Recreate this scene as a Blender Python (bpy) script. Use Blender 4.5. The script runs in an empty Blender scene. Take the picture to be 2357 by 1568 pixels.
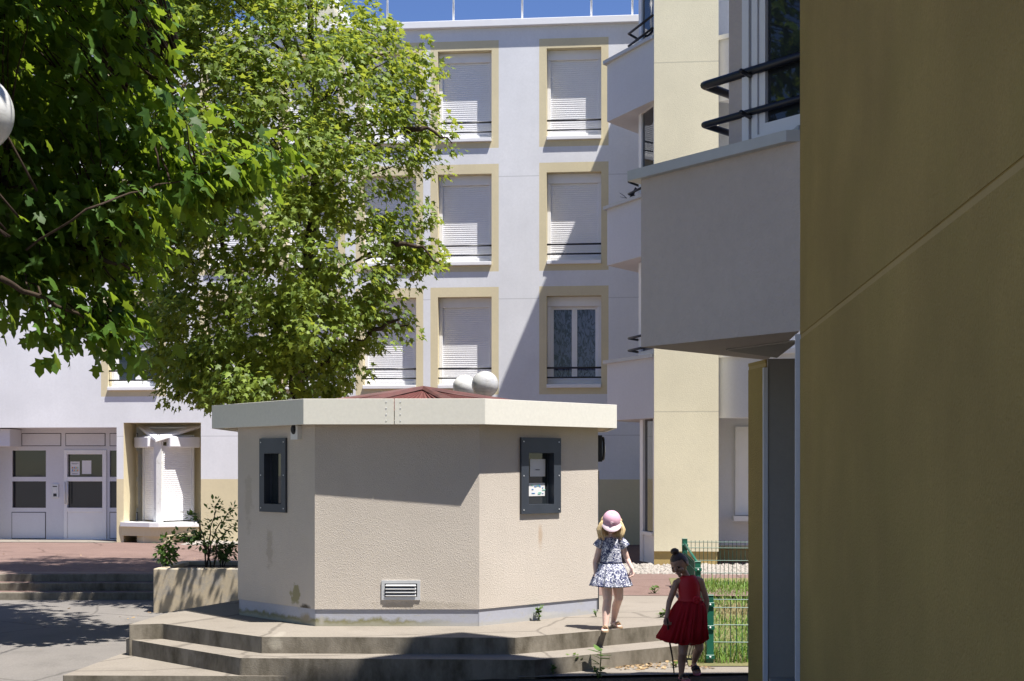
import bpy, bmesh, math, random
import numpy as np
from mathutils import Vector, Matrix
random.seed(7); np.random.seed(7)
C = bpy.context.scene.collection
PI = math.pi
sin, cos, tan, rad = math.sin, math.cos, math.tan, math.radians

# ------------------------------------------------------------------ camera model (measured from the photograph)
F = 3012.0; CX = 1178.0; HZ = 1075.0; EYE = 1.54      # focal length, centre column and horizon row in a 2357 px wide picture
TH = math.atan(0.0939)                                   # the buildings' grid is turned by about 5 degrees
U = Vector((cos(TH), -sin(TH), 0)); W = Vector((sin(TH), cos(TH), 0))
AZ, EL = rad(50), rad(68.0)
HX = sin(AZ) / tan(EL); HY = cos(AZ) / tan(EL)           # a shadow moves by (-HX, +HY) per metre of height

def P(x, y, D): return Vector(((x - CX) / F * D, D, EYE + (HZ - y) / F * D))
def G(x, y, z):                                          # point of the level z seen at a pixel
    D = (EYE - z) * F / (y - HZ); return Vector(((x - CX) / F * D, D, z))
def onplane(A, d, x, y):                                 # pixel on a vertical plane through A along d: (distance along d, height)
    r = (x - CX) / F
    s = (r * A[1] - A[0]) / (d[0] - r * d[1])
    Y = A[1] + s * d[1]
    return s, EYE + (HZ - y) / F * Y

# ------------------------------------------------------------------ materials
def newmat(name):
    m = bpy.data.materials.new(name); m.use_nodes = True
    nt = m.node_tree; b = nt.nodes['Principled BSDF']
    return m, nt, b
def N(nt, t, **kw):
    n = nt.nodes.new(t)
    for k, v in kw.items():
        if k in n.inputs.keys() if isinstance(k, str) else False: n.inputs[k].default_value = v
        else: setattr(n, k, v)
    return n
def ramp(nt, src, stops):
    r = nt.nodes.new('ShaderNodeValToRGB'); e = r.color_ramp.elements
    while len(e) < len(stops): e.new(0.5)
    for i, (p, c) in enumerate(stops):
        e[i].position = p; e[i].color = (c[0], c[1], c[2], 1) if not isinstance(c, (int, float)) else (c, c, c, 1)
    nt.links.new(src, r.inputs[0]); return r.outputs[0]
def coords(nt, scale=None):
    g = nt.nodes.new('ShaderNodeNewGeometry')
    if scale is None: return g.outputs['Position']
    mp = nt.nodes.new('ShaderNodeMapping'); mp.inputs['Scale'].default_value = scale
    nt.links.new(g.outputs['Position'], mp.inputs[0]); return mp.outputs[0]
def noise(nt, vec, scale, detail=4, rough=.55):
    n = nt.nodes.new('ShaderNodeTexNoise'); n.inputs['Scale'].default_value = scale
    n.inputs['Detail'].default_value = detail; n.inputs['Roughness'].default_value = rough
    nt.links.new(vec, n.inputs['Vector']); return n.outputs[0]
def mix(nt, fac, a, b, mode='MIX'):
    n = nt.nodes.new('ShaderNodeMix'); n.data_type = 'RGBA'; n.blend_type = mode
    for v, s in ((fac, n.inputs[0]), (a, n.inputs[6]), (b, n.inputs[7])):
        if isinstance(v, (int, float)): s.default_value = v
        elif isinstance(v, (tuple, list)): s.default_value = (v[0], v[1], v[2], 1)
        else: nt.links.new(v, s)
    return n.outputs[2]
def bump(nt, b, h, strength, dist):
    n = nt.nodes.new('ShaderNodeBump'); n.inputs['Strength'].default_value = strength; n.inputs['Distance'].default_value = dist
    nt.links.new(h, n.inputs['Height']); nt.links.new(n.outputs[0], b.inputs['Normal'])
def sc(c, k): return (c[0]*k, c[1]*k, c[2]*k)

def plaster(name, col, grain=90, gstr=.5, gd=.004, var=.12, streak=.0, rough=.9, joints=(), stain=None, cell=False, speck=0):
    m, nt, b = newmat(name); v = coords(nt)
    big = noise(nt, v, .9, 5); c = mix(nt, ramp(nt, big, [(.3, 0), (.7, 1)]), sc(col, 1-var), sc(col, 1+var*.5))
    if streak:
        st = noise(nt, coords(nt, (3, 3, .3)), 1.3, 6, .7)
        c = mix(nt, ramp(nt, st, [(.4, 0), (.75, streak)]), c, sc(col, .62))
    mid = noise(nt, v, grain*.3, 3); c = mix(nt, ramp(nt, mid, [(.35, 0), (.65, .16)]), c, sc(col, .75))
    if speck: c = mix(nt, ramp(nt, noise(nt, v, 95, 3, .7), [(.38, speck), (.62, 0)]), c, sc(col, .55)); c = mix(nt, ramp(nt, noise(nt, v, 1.7, 6, .65), [(.45, 0), (.7, .3)]), c, (col[0]*.8, col[1]*.88, col[2]*.75))
    if stain:
        sn = noise(nt, v, 5, 6, .7); c = mix(nt, ramp(nt, sn, [(.55, 0), (.72, .75)]), c, stain)
    if joints:
        geo = nt.nodes.new('ShaderNodeNewGeometry'); sp = nt.nodes.new('ShaderNodeSeparateXYZ'); nt.links.new(geo.outputs['Position'], sp.inputs[0])
        for jz in joints:
            s = N(nt, 'ShaderNodeMath', operation='SUBTRACT'); nt.links.new(sp.outputs[2], s.inputs[0]); s.inputs[1].default_value = jz
            a = N(nt, 'ShaderNodeMath', operation='ABSOLUTE'); nt.links.new(s.outputs[0], a.inputs[0])
            l = N(nt, 'ShaderNodeMath', operation='LESS_THAN'); nt.links.new(a.outputs[0], l.inputs[0]); l.inputs[1].default_value = .009
            l2 = N(nt, 'ShaderNodeMath', operation='MULTIPLY'); nt.links.new(l.outputs[0], l2.inputs[0]); l2.inputs[1].default_value = .5
            c = mix(nt, l2.outputs[0], c, sc(col, .5))
    nt.links.new(c, b.inputs['Base Color']); b.inputs['Roughness'].default_value = rough
    b.inputs['Specular IOR Level'].default_value = .2
    if cell:
        vo = nt.nodes.new('ShaderNodeTexVoronoi'); vo.inputs['Scale'].default_value = grain*.75; nt.links.new(v, vo.inputs['Vector'])
        h = mix(nt, .5, vo.outputs[0], noise(nt, v, grain*.6, 3))
    else: h = noise(nt, v, grain, 3)
    bump(nt, b, h, gstr, gd)
    return m
def flat(name, col, rough=.5, metal=0, spec=.5, var=.08, vs=6, bmp=0, bs=60):
    m, nt, b = newmat(name); v = coords(nt)
    c = mix(nt, ramp(nt, noise(nt, v, vs, 4), [(.3, 0), (.7, 1)]), sc(col, 1-var), sc(col, 1+var*.4))
    nt.links.new(c, b.inputs['Base Color']); b.inputs['Roughness'].default_value = rough; b.inputs['Metallic'].default_value = metal
    b.inputs['Specular IOR Level'].default_value = spec
    if bmp: bump(nt, b, noise(nt, v, bs, 3), bmp, .004)
    return m
def dirty(name, col, dirt, lo=.5, hi=.75, scale=3, rough=.6, stretch=(1, 1, 1), grain=120, gs=.3, spec=.3, amount=.8):
    m, nt, b = newmat(name); v = coords(nt)
    d = ramp(nt, noise(nt, coords(nt, stretch), scale, 7, .68), [(lo, 0), (hi, amount)])
    c = mix(nt, ramp(nt, noise(nt, v, 30, 4, .7), [(.3, 0), (.7, 1)]), sc(col, .94), sc(col, 1.03))
    c = mix(nt, d, c, dirt)
    nt.links.new(c, b.inputs['Base Color']); b.inputs['Roughness'].default_value = rough; b.inputs['Specular IOR Level'].default_value = spec
    bump(nt, b, noise(nt, v, grain, 4), gs, .004); return m
def groundmat(name, col, dark, light, grain=160, gs=.5, spots=.02, cracks=False):
    m, nt, b = newmat(name); v = coords(nt)
    c = mix(nt, ramp(nt, noise(nt, v, .8, 6, .6), [(.3, 0), (.7, 1)]), dark, col)
    c = mix(nt, ramp(nt, noise(nt, v, 45, 4, .7), [(.35, 0), (.7, .4)]), c, sc(light, 1))
    c = mix(nt, ramp(nt, noise(nt, v, 110, 3, .7), [(.4, 0), (.65, .35)]), c, sc(dark, .6))
    vo = nt.nodes.new('ShaderNodeTexVoronoi'); vo.inputs['Scale'].default_value = 9; nt.links.new(v, vo.inputs['Vector'])
    c = mix(nt, ramp(nt, vo.outputs[0], [(spots*1.3, .8), (spots*2, 0)]), c, (.6, .57, .5))
    wr = nt.nodes.new('ShaderNodeTexNoise'); wr.inputs['Scale'].default_value = 2.5; wr.inputs['Detail'].default_value = 6; nt.links.new(v, wr.inputs['Vector'])
    ve = nt.nodes.new('ShaderNodeTexVoronoi'); ve.feature = 'DISTANCE_TO_EDGE'; ve.inputs['Scale'].default_value = .55; nt.links.new(mix(nt, .12, v, wr.outputs['Color']), ve.inputs['Vector'])
    c = mix(nt, ramp(nt, ve.outputs['Distance'], [(.004, .55), (.010, 0)]), c, sc(dark, .45))
    c = mix(nt, ramp(nt, noise(nt, v, 2.2, 7, .7), [(.52, 0), (.7, .45)]), c, sc(dark, .75))
    nt.links.new(c, b.inputs['Base Color']); b.inputs['Roughness'].default_value = .95; b.inputs['Specular IOR Level'].default_value = .15
    bump(nt, b, noise(nt, v, grain, 4, .7), gs, .006); return m
def glass(name, tint=(.02, .025, .03), rough=.02):
    m, nt, b = newmat(name); b.inputs['Base Color'].default_value = (*tint, 1); b.inputs['Roughness'].default_value = rough
    b.inputs['Specular IOR Level'].default_value = .6; b.inputs['IOR'].default_value = 1.5
    v = coords(nt); bump(nt, b, noise(nt, v, 2.2, 2), .04, .02); return m
def leafmat(name, lo, hi, trans, tf=.4, spec=.4):
    m, nt, b = newmat(name); g = nt.nodes.new('ShaderNodeNewGeometry')
    c = ramp(nt, g.outputs['Random Per Island'], [(0, lo), (.7, hi), (1, sc(hi, 1.35))])
    v = coords(nt); c = mix(nt, ramp(nt, noise(nt, v, 40, 3), [(.4, 0), (.7, .3)]), c, sc(lo, .7))
    nt.links.new(c, b.inputs['Base Color']); b.inputs['Roughness'].default_value = .5; b.inputs['Specular IOR Level'].default_value = spec
    tr = nt.nodes.new('ShaderNodeBsdfTranslucent')
    nt.links.new(mix(nt, .8, c, trans), tr.inputs[0])
    mx = nt.nodes.new('ShaderNodeMixShader'); mx.inputs[0].default_value = tf
    nt.links.new(b.outputs[0], mx.inputs[1]); nt.links.new(tr.outputs[0], mx.inputs[2])
    nt.links.new(mx.outputs[0], nt.nodes['Material Output'].inputs[0]); return m

WHITE = (.72, .72, .78); YEL = (.68, .60, .40)
jz = [EYE + (HZ - y) / F * 27.0 for y in (401, 685, 1002)]
M = dict(
    white=plaster('white_render', (.74, .75, .775), 70, .35, .004, .09, .12, joints=jz),
    yellow=plaster('yellow_render', YEL, 80, .4, .004, .08, .05),
    yellowdark=plaster('ochre_base', (.48, .36, .15), 80, .4, .004, .12, .1),
    tower=plaster('tower_yellow', (.77, .71, .52), 80, .5, .005, .1, .08, joints=(EYE + 127*20.5/F, EYE + 930*20.5/F)),
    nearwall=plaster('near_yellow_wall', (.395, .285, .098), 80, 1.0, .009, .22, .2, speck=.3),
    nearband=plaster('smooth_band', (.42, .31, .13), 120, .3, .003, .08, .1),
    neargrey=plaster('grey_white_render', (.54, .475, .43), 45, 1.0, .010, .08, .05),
    parapet=plaster('parapet_white', (.66, .67, .71), 90, .35, .004, .06, .04),
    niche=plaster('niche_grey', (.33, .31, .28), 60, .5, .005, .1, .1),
    kiosk=plaster('roughcast', (.585, .525, .455), 210, .8, .007, .1, .12, cell=True),
    plinth=dirty('plinth_paint', (.37, .38, .43), (.36, .35, .30), .55, .72, 6, .7, (1, 1, 2.2)),
    moss=dirty('mossy_paint', (.22, .22, .1), (.25, .24, .03), .4, .6, 5, .8),
    fascia=dirty('fascia_metal', (.71, .69, .61), (.45, .43, .37), .66, .86, 4, .5, (1, 1, .5), gs=.05),
    soffit=flat('soffit_wood', (.5, .42, .3), .7),
    roofred=dirty('red_roof_sheet', (.15, .052, .046), (.07, .03, .026), .45, .75, 5, .6, gs=.1),
    roofdark=dirty('dark_ridge_sheet', (.12, .05, .045), (.05, .03, .03), .45, .75, 7, .6, gs=.1),
    slate=flat('slate_blue_metal', (.035, .042, .055), .45, var=.15),
    metal=flat('grey_metal', (.62, .63, .64), .35, .3),
    coping=flat('coping_metal', (.50, .51, .51), .45, .1, .4, .06),
    pvc=flat('white_pvc', (.78, .78, .79), .35, 0, .5, .03),
    shutter=flat('shutter_pvc', (.79, .79, .805), .4, 0, .4, .03),
    oldwhite=dirty('weathered_white', (.72, .72, .70), (.35, .33, .28), .55, .8, 9, .6),
    black=flat('black_steel', (.012, .013, .018), .4, 0, .5, .1),
    glass=glass('dark_glass'), glassblue=glass('blue_glass', (.05, .075, .13)),
    mirror=None,
    dark=flat('dark_interior', (.01, .01, .01), .9),
    asphalt=groundmat('asphalt', (.20, .185, .17), (.15, .14, .13), (.27, .25, .235)),
    redpath=groundmat('red_asphalt', (.205, .135, .115), (.155, .10, .085), (.30, .235, .21)),
    concrete=groundmat('terrace_concrete', (.27, .24, .205), (.21, .185, .155), (.33, .30, .26), 120, .5, .012),
    riser=dirty('riser_concrete', (.235, .21, .17), (.055, .046, .03), .40, .66, 2.6, .9, (1.5, 1.5, .7), 90, .7, .15),
    soil=groundmat('soil', (.07, .055, .04), (.04, .032, .025), (.12, .1, .075), 60, 1.0),
    lawnsoil=groundmat('dry_lawn_soil', (.20, .17, .085), (.12, .13, .05), (.30, .25, .15), 60, 1.0),
    planter=dirty('planter_concrete', (.46, .385, .275), (.30, .285, .265), .47, .62, 4.5, .9, (1, 1, 1), 80, .4),
    green=flat('green_paint', (.018, .13, .085), .35, 0, .5, .1),
    wire=flat('green_wire', (.03, .10, .07), .4),
    bark=dirty('bark', (.06, .043, .032), (.025, .019, .014), .4, .7, 14, .9, (1, 1, .25), 50, 1.0, .1),
    twig=flat('red_twig', (.16, .075, .05), .6),
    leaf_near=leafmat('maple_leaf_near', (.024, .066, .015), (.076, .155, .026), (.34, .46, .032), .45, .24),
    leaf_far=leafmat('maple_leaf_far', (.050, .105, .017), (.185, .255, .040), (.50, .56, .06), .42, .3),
    leaf_shrub=leafmat('shrub_leaf', (.04, .08, .025), (.10, .17, .045), (.25, .34, .06), .3),
    leaf_weed=leafmat('weed_leaf', (.05, .11, .025), (.11, .2, .04), (.25, .38, .06), .3),
    grass=leafmat('grass_blade', (.085, .17, .03), (.17, .29, .055), (.3, .38, .08), .3, .2),
    drygrass=leafmat('dry_grass', (.22, .18, .09), (.36, .3, .17), (.4, .33, .18), .25, .1),
    dryleaf=leafmat('dry_leaf', (.16, .10, .05), (.42, .30, .17), (.4, .3, .15), .15, .1),
    pebble=flat('white_pebble', (.33, .30, .265), .8, var=.3, vs=20),
    paper=flat('paper', (.72, .72, .72), .8, var=.03),
    ink=flat('printed_ink', (.12, .12, .14), .8),
    orange=flat('printed_orange', (.6, .26, .05), .8), blue=flat('printed_blue', (.1, .25, .5), .8), teal=flat('printed_teal', (.25, .55, .45), .8),
    globe=dirty('globe_plastic', (.68, .68, .66), (.30, .28, .24), .5, .75, 4, .28, (1, 1, 5), 40, .02, .5, .6),
    globesilver=dirty('silver_globe', (.50, .50, .50), (.20, .19, .17), .5, .72, 5, .22, (1, 1, 5), 40, .02, .8, .6), skin=None, navy=None)

def skinmat(name, col):
    m, nt, b = newmat(name); v = coords(nt)
    c = mix(nt, ramp(nt, noise(nt, v, 14, 3), [(.35, 0), (.7, 1)]), sc(col, .92), (col[0]*1.05, col[1]*.98, col[2]*.95))
    nt.links.new(c, b.inputs['Base Color']); b.inputs['Roughness'].default_value = .5
    b.inputs['Subsurface Weight'].default_value = .12; b.inputs['Subsurface Radius'].default_value = (.01, .004, .002); b.inputs['Subsurface Scale'].default_value = .6
    return m
M['skin'] = skinmat('fair_skin', (.72, .51, .43)); M['skin2'] = skinmat('tan_skin', (.42, .24, .165))
def floral():
    m, nt, b = newmat('navy_floral_cotton'); v = coords(nt)
    n1 = noise(nt, v, 55, 2, .5)
    wv = nt.nodes.new('ShaderNodeTexNoise'); wv.inputs['Scale'].default_value = 34; wv.inputs['Distortion'].default_value = 1.6; wv.inputs['Detail'].default_value = 2
    nt.links.new(v, wv.inputs['Vector'])
    f = ramp(nt, wv.outputs[0], [(.45, 0), (.475, 1), (.57, 1), (.595, 0)])
    f2 = ramp(nt, n1, [(.50, 0), (.53, 1)])
    c = mix(nt, f, (.74, .75, .80), (.018, .026, .10)); c = mix(nt, mix(nt, .5, f2, f, 'MULTIPLY'), c, (.02, .03, .12))
    nt.links.new(c, b.inputs['Base Color']); b.inputs['Roughness'].default_value = .85; return m
M['navy'] = floral()
M['navyflat'] = flat('navy_trim', (.02, .026, .09), .8)
M['pink'] = flat('pink_cotton', (.62, .36, .46), .8, var=.1, vs=40, bmp=.2, bs=300); M['pinkpale'] = flat('pale_pink', (.78, .62, .67), .8)
def hairmat(name, c1, c2):
    m, nt, b = newmat(name); v = coords(nt, (60, 60, 9))
    nt.links.new(mix(nt, noise(nt, v, 2, 4), c1, c2), b.inputs['Base Color']); b.inputs['Roughness'].default_value = .5
    bump(nt, b, noise(nt, v, 3, 4), .8, .004); return m
M['blond'] = hairmat('blond_hair', (.50, .34, .15), (.90, .72, .42)); M['brownhair'] = hairmat('dark_brown_hair', (.03, .017, .011), (.10, .055, .035))
M['red'] = flat('red_satin', (.50, .008, .018), .5, 0, .4, .1)
def tulle():
    m, nt, b = newmat('red_tulle'); b.inputs['Base Color'].default_value = (.55, .01, .02, 1); b.inputs['Roughness'].default_value = .8
    v = coords(nt, (40, 40, 4)); bump(nt, b, noise(nt, v, 2, 3), .5, .01)
    tr = nt.nodes.new('ShaderNodeBsdfTranslucent'); tr.inputs[0].default_value = (.7, .015, .02, 1)
    tp = nt.nodes.new('ShaderNodeBsdfTransparent')
    mx = nt.nodes.new('ShaderNodeMixShader'); mx.inputs[0].default_value = .4
    nt.links.new(b.outputs[0], mx.inputs[1]); nt.links.new(tr.outputs[0], mx.inputs[2])
    mx2 = nt.nodes.new('ShaderNodeMixShader'); mx2.inputs[0].default_value = .12
    nt.links.new(mx.outputs[0], mx2.inputs[1]); nt.links.new(tp.outputs[0], mx2.inputs[2])
    nt.links.new(mx2.outputs[0], nt.nodes['Material Output'].inputs[0]); return m
M['tulle'] = tulle()
M['sandal'] = flat('tan_leather', (.36, .25, .15), .5); M['blackrub'] = flat('black_rubber', (.012, .012, .014), .6); M['pinksole'] = flat('pink_sole', (.55, .16, .2), .7)
M['lip'] = flat('lip', (.45, .16, .14), .5); M['eyedark'] = flat('eye_dark', (.02, .015, .012), .7, 0, .1); M['stick'] = flat('brown_stick', (.07, .05, .035), .8, var=.3, vs=30)
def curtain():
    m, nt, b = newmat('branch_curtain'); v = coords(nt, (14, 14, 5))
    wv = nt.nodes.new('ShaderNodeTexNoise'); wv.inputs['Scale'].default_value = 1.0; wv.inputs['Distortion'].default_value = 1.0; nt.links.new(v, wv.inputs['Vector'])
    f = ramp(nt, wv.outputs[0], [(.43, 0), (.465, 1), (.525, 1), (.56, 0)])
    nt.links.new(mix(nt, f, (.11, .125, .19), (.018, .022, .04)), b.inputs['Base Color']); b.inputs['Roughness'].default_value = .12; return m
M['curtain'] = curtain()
def mossy():
    m = M['plinth']; nt = m.node_tree; b = nt.nodes['Principled BSDF']; src = b.inputs['Base Color'].links[0].from_socket
    v = coords(nt); sp = nt.nodes.new('ShaderNodeSeparateXYZ'); nt.links.new(v, sp.inputs[0])
    def math(op, a, c):
        n = N(nt, 'ShaderNodeMath', operation=op)
        for k, q in ((0, a), (1, c)):
            if isinstance(q, (int, float)): n.inputs[k].default_value = q
            else: nt.links.new(q, n.inputs[k])
        return n.outputs[0]
    nz = noise(nt, v, 7, 6, .7)
    h = math('SUBTRACT', math('MULTIPLY', nz, .16), sp.outputs[2])
    fx_ = math('SUBTRACT', -.55, sp.outputs[0])
    f = math('MULTIPLY', ramp(nt, h, [(.0, 0), (.035, .85)]), ramp(nt, fx_, [(0, 0), (.5, 1)]))
    c = mix(nt, f, src, (.17, .155, .035)); f2 = ramp(nt, math('SUBTRACT', math('MULTIPLY', nz, .10), sp.outputs[2]), [(0, 0), (.03, .6)])
    nt.links.new(mix(nt, f2, c, (.40, .385, .33)), b.inputs['Base Color'])
mossy()
def spots(m, lst):
    nt = m.node_tree; b = nt.nodes['Principled BSDF']; c = b.inputs['Base Color'].links[0].from_socket; v = coords(nt)
    nz = noise(nt, v, 9, 6, .7)
    for cen, rr, col, amt, na in lst:
        mp = nt.nodes.new('ShaderNodeMapping'); mp.vector_type = 'POINT'; mp.inputs['Location'].default_value = [-a/q for a, q in zip(cen, rr)]; mp.inputs['Scale'].default_value = [1/q for q in rr]
        nt.links.new(v, mp.inputs[0]); ln = N(nt, 'ShaderNodeVectorMath', operation='LENGTH'); nt.links.new(mp.outputs[0], ln.inputs[0])
        ad = N(nt, 'ShaderNodeMath', operation='MULTIPLY_ADD'); nt.links.new(nz, ad.inputs[0]); ad.inputs[1].default_value = na; nt.links.new(ln.outputs['Value'], ad.inputs[2])
        c = mix(nt, ramp(nt, ad.outputs[0], [(min(.95, .25+na*.5), amt), (min(1, .75+na*.5), 0)]), c, col)
    nt.links.new(c, b.inputs['Base Color'])
spots(M['kiosk'], [((-2.12, 12.87, .28), (.24, .26, .32), (.20, .185, .05), .7, 1.2), ((-2.02, 12.76, .17), (.22, .23, .10), (.05, .042, .03), .9, 1.0), ((-2.45, 13.2, .72), (.14, .15, .50), (.30, .25, .19), .4, 1.1),
    ((.29, 13.18, .84), (.07, .07, .26), (.42, .27, .15), .5, .8), ((-.9, 12.64, .2), (1.2, .1, .10), (.34, .30, .24), .5, 1.0), ((-2.7, 13.5, 1.2), (.2, .2, .9), (.34, .29, .23), .35, 1.2)])
spots(M['riser'], [((-2.14, 11.86, -.05), (.13, .3, .14), (.36, .33, .27), .9, .9)]); spots(M['concrete'], [((-2.14, 12.0, 0), (.11, .5, .1), (.38, .35, .30), .35, .9)])
spots(M['plinth'], [((-2.02, 12.76, .06), (.18, .18, .12), (.28, .24, .17), 1.0, .8), ((.35, 13.2, .05), (.5, .5, .05), (.45, .44, .40), .7, .8), ((-1.84, 12.64, .05), (.05, .05, .1), (.40, .38, .33), .9, .5)])

# ------------------------------------------------------------------ mesh builder
class MB:
    def __init__(s): s.v = []; s.f = []; s.m = []; s.sm = []
    def add(s, vs, fs, m=0, smooth=False):
        o = len(s.v); s.v += [tuple(v) for v in vs]
        for f in fs: s.f.append([i + o for i in f]); s.m.append(m); s.sm.append(smooth)
    def quad(s, a, b, c, d, m=0): s.add([a, b, c, d], [(0, 1, 2, 3)], m)
    def box(s, x0, x1, y0, y1, z0, z1, m=0):
        s.add([(x0, y0, z0), (x1, y0, z0), (x1, y1, z0), (x0, y1, z0), (x0, y0, z1), (x1, y0, z1), (x1, y1, z1), (x0, y1, z1)],
              [(0, 3, 2, 1), (4, 5, 6, 7), (0, 1, 5, 4), (1, 2, 6, 5), (2, 3, 7, 6), (3, 0, 4, 7)], m)
    def obox(s, o, ax, ay, x0, x1, y0, y1, z0, z1, m=0):
        o = Vector(o); ax = Vector(ax); ay = Vector(ay); up = Vector((0, 0, 1))
        q = lambda x, y, z: o + ax*x + ay*y + up*z
        s.add([q(x0, y0, z0), q(x1, y0, z0), q(x1, y1, z0), q(x0, y1, z0), q(x0, y0, z1), q(x1, y0, z1), q(x1, y1, z1), q(x0, y1, z1)],
              [(0, 3, 2, 1), (4, 5, 6, 7), (0, 1, 5, 4), (1, 2, 6, 5), (2, 3, 7, 6), (3, 0, 4, 7)], m)
    def prism(s, poly, z0, z1, m=0, mtop=None, mside=None, bottom=True):
        n = len(poly); mt = m if mtop is None else mtop; ms = m if mside is None else mside
        vs = [(p[0], p[1], z0) for p in poly] + [(p[0], p[1], z1) for p in poly]
        s.add(vs, [[i, (i+1) % n, n + (i+1) % n, n+i] for i in range(n)], ms)
        s.add(vs[n:], [list(range(n))], mt)
        if bottom: s.add(vs[:n], [list(range(n))[::-1]], ms)
    def tube(s, pts, rs, n=8, m=0, smooth=True, flat_=1.0):
        pts = [Vector(p) for p in pts]
        if not isinstance(rs, (list, tuple)): rs = [rs]*len(pts)
        ring = []; ref = None
        for i, p in enumerate(pts):
            t = (pts[min(i+1, len(pts)-1)] - pts[max(i-1, 0)])
            if t.length < 1e-9: t = Vector((0, 0, 1))
            t.normalize()
            if ref is None: ref = Vector((1, 0, 0)) if abs(t.x) < .9 else Vector((0, 1, 0))
            a = (ref - t*ref.dot(t)).normalized(); b = t.cross(a); ref = a
            ring.append([p + (a*cos(2*PI*k/n) + b*sin(2*PI*k/n)*flat_)*rs[i] for k in range(n)])
        s.loft(ring, m, smooth)
    def loft(s, rings, m=0, smooth=True, cap=True):
        n = len(rings[0]); vs = [v for r in rings for v in r]; fs = []
        for i in range(len(rings)-1):
            for k in range(n): fs.append((i*n+k, i*n+(k+1) % n, (i+1)*n+(k+1) % n, (i+1)*n+k))
        if cap: fs.append(list(range(n))[::-1]); fs.append([(len(rings)-1)*n+k for k in range(n)])
        s.add(vs, fs, m, smooth)
    def capsule(s, p, q, r1, r2, n=12, m=0):
        p = Vector(p); q = Vector(q); d = (q-p); L = d.length; d = d/L if L > 1e-9 else Vector((0, 0, 1))
        pts = []; rs = []
        for k in range(5): a = PI/2*(1-k/4); pts.append(p - d*r1*sin(a)); rs.append(max(r1*cos(a), r1*.05))
        for k in range(1, 4): t = k/4; pts.append(p + d*L*t); rs.append(r1+(r2-r1)*t)
        for k in range(5): a = PI/2*k/4; pts.append(q + d*r2*sin(a)); rs.append(max(r2*cos(a), r2*.05))
        s.tube(pts, rs, n, m)
    def ell(s, c, r, R=None, nu=20, nv=14, m=0, fn=None):
        c = Vector(c); rings = []
        for i in range(nv+1):
            ph = PI*i/nv; row = []
            for k in range(nu):
                th = 2*PI*k/nu
                d = Vector((cos(th)*max(sin(ph), .02), sin(th)*max(sin(ph), .02), -cos(ph)))
                v = Vector((d.x*r[0], d.y*r[1], d.z*r[2]))
                if fn: v = fn(d, v)
                if R is not None: v = R @ v
                row.append(c + v)
            rings.append(row)
        s.loft(rings, m)

ORG = {}
def mesh_obj(name, mb, mats, loc=(0, 0, 0), rotz=0.0, off=None):
    if not isinstance(mats, (list, tuple)): mats = [mats]
    me = bpy.data.meshes.new(name)
    V = mb.v if off is None else [(v[0]-off[0], v[1]-off[1], v[2]-off[2]) for v in mb.v]
    me.from_pydata(V, [], mb.f); me.update()
    for m in mats: me.materials.append(m)
    me.polygons.foreach_set('material_index', mb.m); me.polygons.foreach_set('use_smooth', mb.sm)
    o = bpy.data.objects.new(name, me); C.objects.link(o); o.location = loc; o.rotation_euler = (0, 0, rotz)
    return o
def thing(name, label, cat, loc, group=None):
    o = bpy.data.objects.new(name, None); C.objects.link(o); o.location = loc; o.empty_display_size = .2
    o['label'] = label; o['category'] = cat
    if group: o['group'] = group
    ORG[o.name] = Vector(loc); return o
def part(name, mb, mats, parent):                     # mesh given in world coordinates, parents are never turned
    o = mesh_obj(name, mb, mats, off=ORG[parent.name]); o.parent = parent; ORG[o.name] = ORG[parent.name]; return o
def partL(name, mb, mats, parent, loc=(0, 0, 0), rotz=0):   # mesh given in local coordinates
    o = mesh_obj(name, mb, mats); o.parent = parent; o.location = loc; o.rotation_euler = (0, 0, rotz); return o
def single(name, mb, mats, label, cat, loc, group=None):
    o = mesh_obj(name, mb, mats, loc=loc, off=loc); o['label'] = label; o['category'] = cat
    if group: o['group'] = group
    return o
def struct(name, mb, mats, kind='structure', label=None, cat=None):
    o = mesh_obj(name, mb, mats); o['kind'] = kind
    if label: o['label'] = label
    if cat: o['category'] = cat
    return o
def bevel(o, w=.01, seg=2):
    b = o.modifiers.new('bevel', 'BEVEL'); b.width = w; b.segments = seg; b.limit_method = 'ANGLE'; b.angle_limit = rad(40); return o

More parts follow.
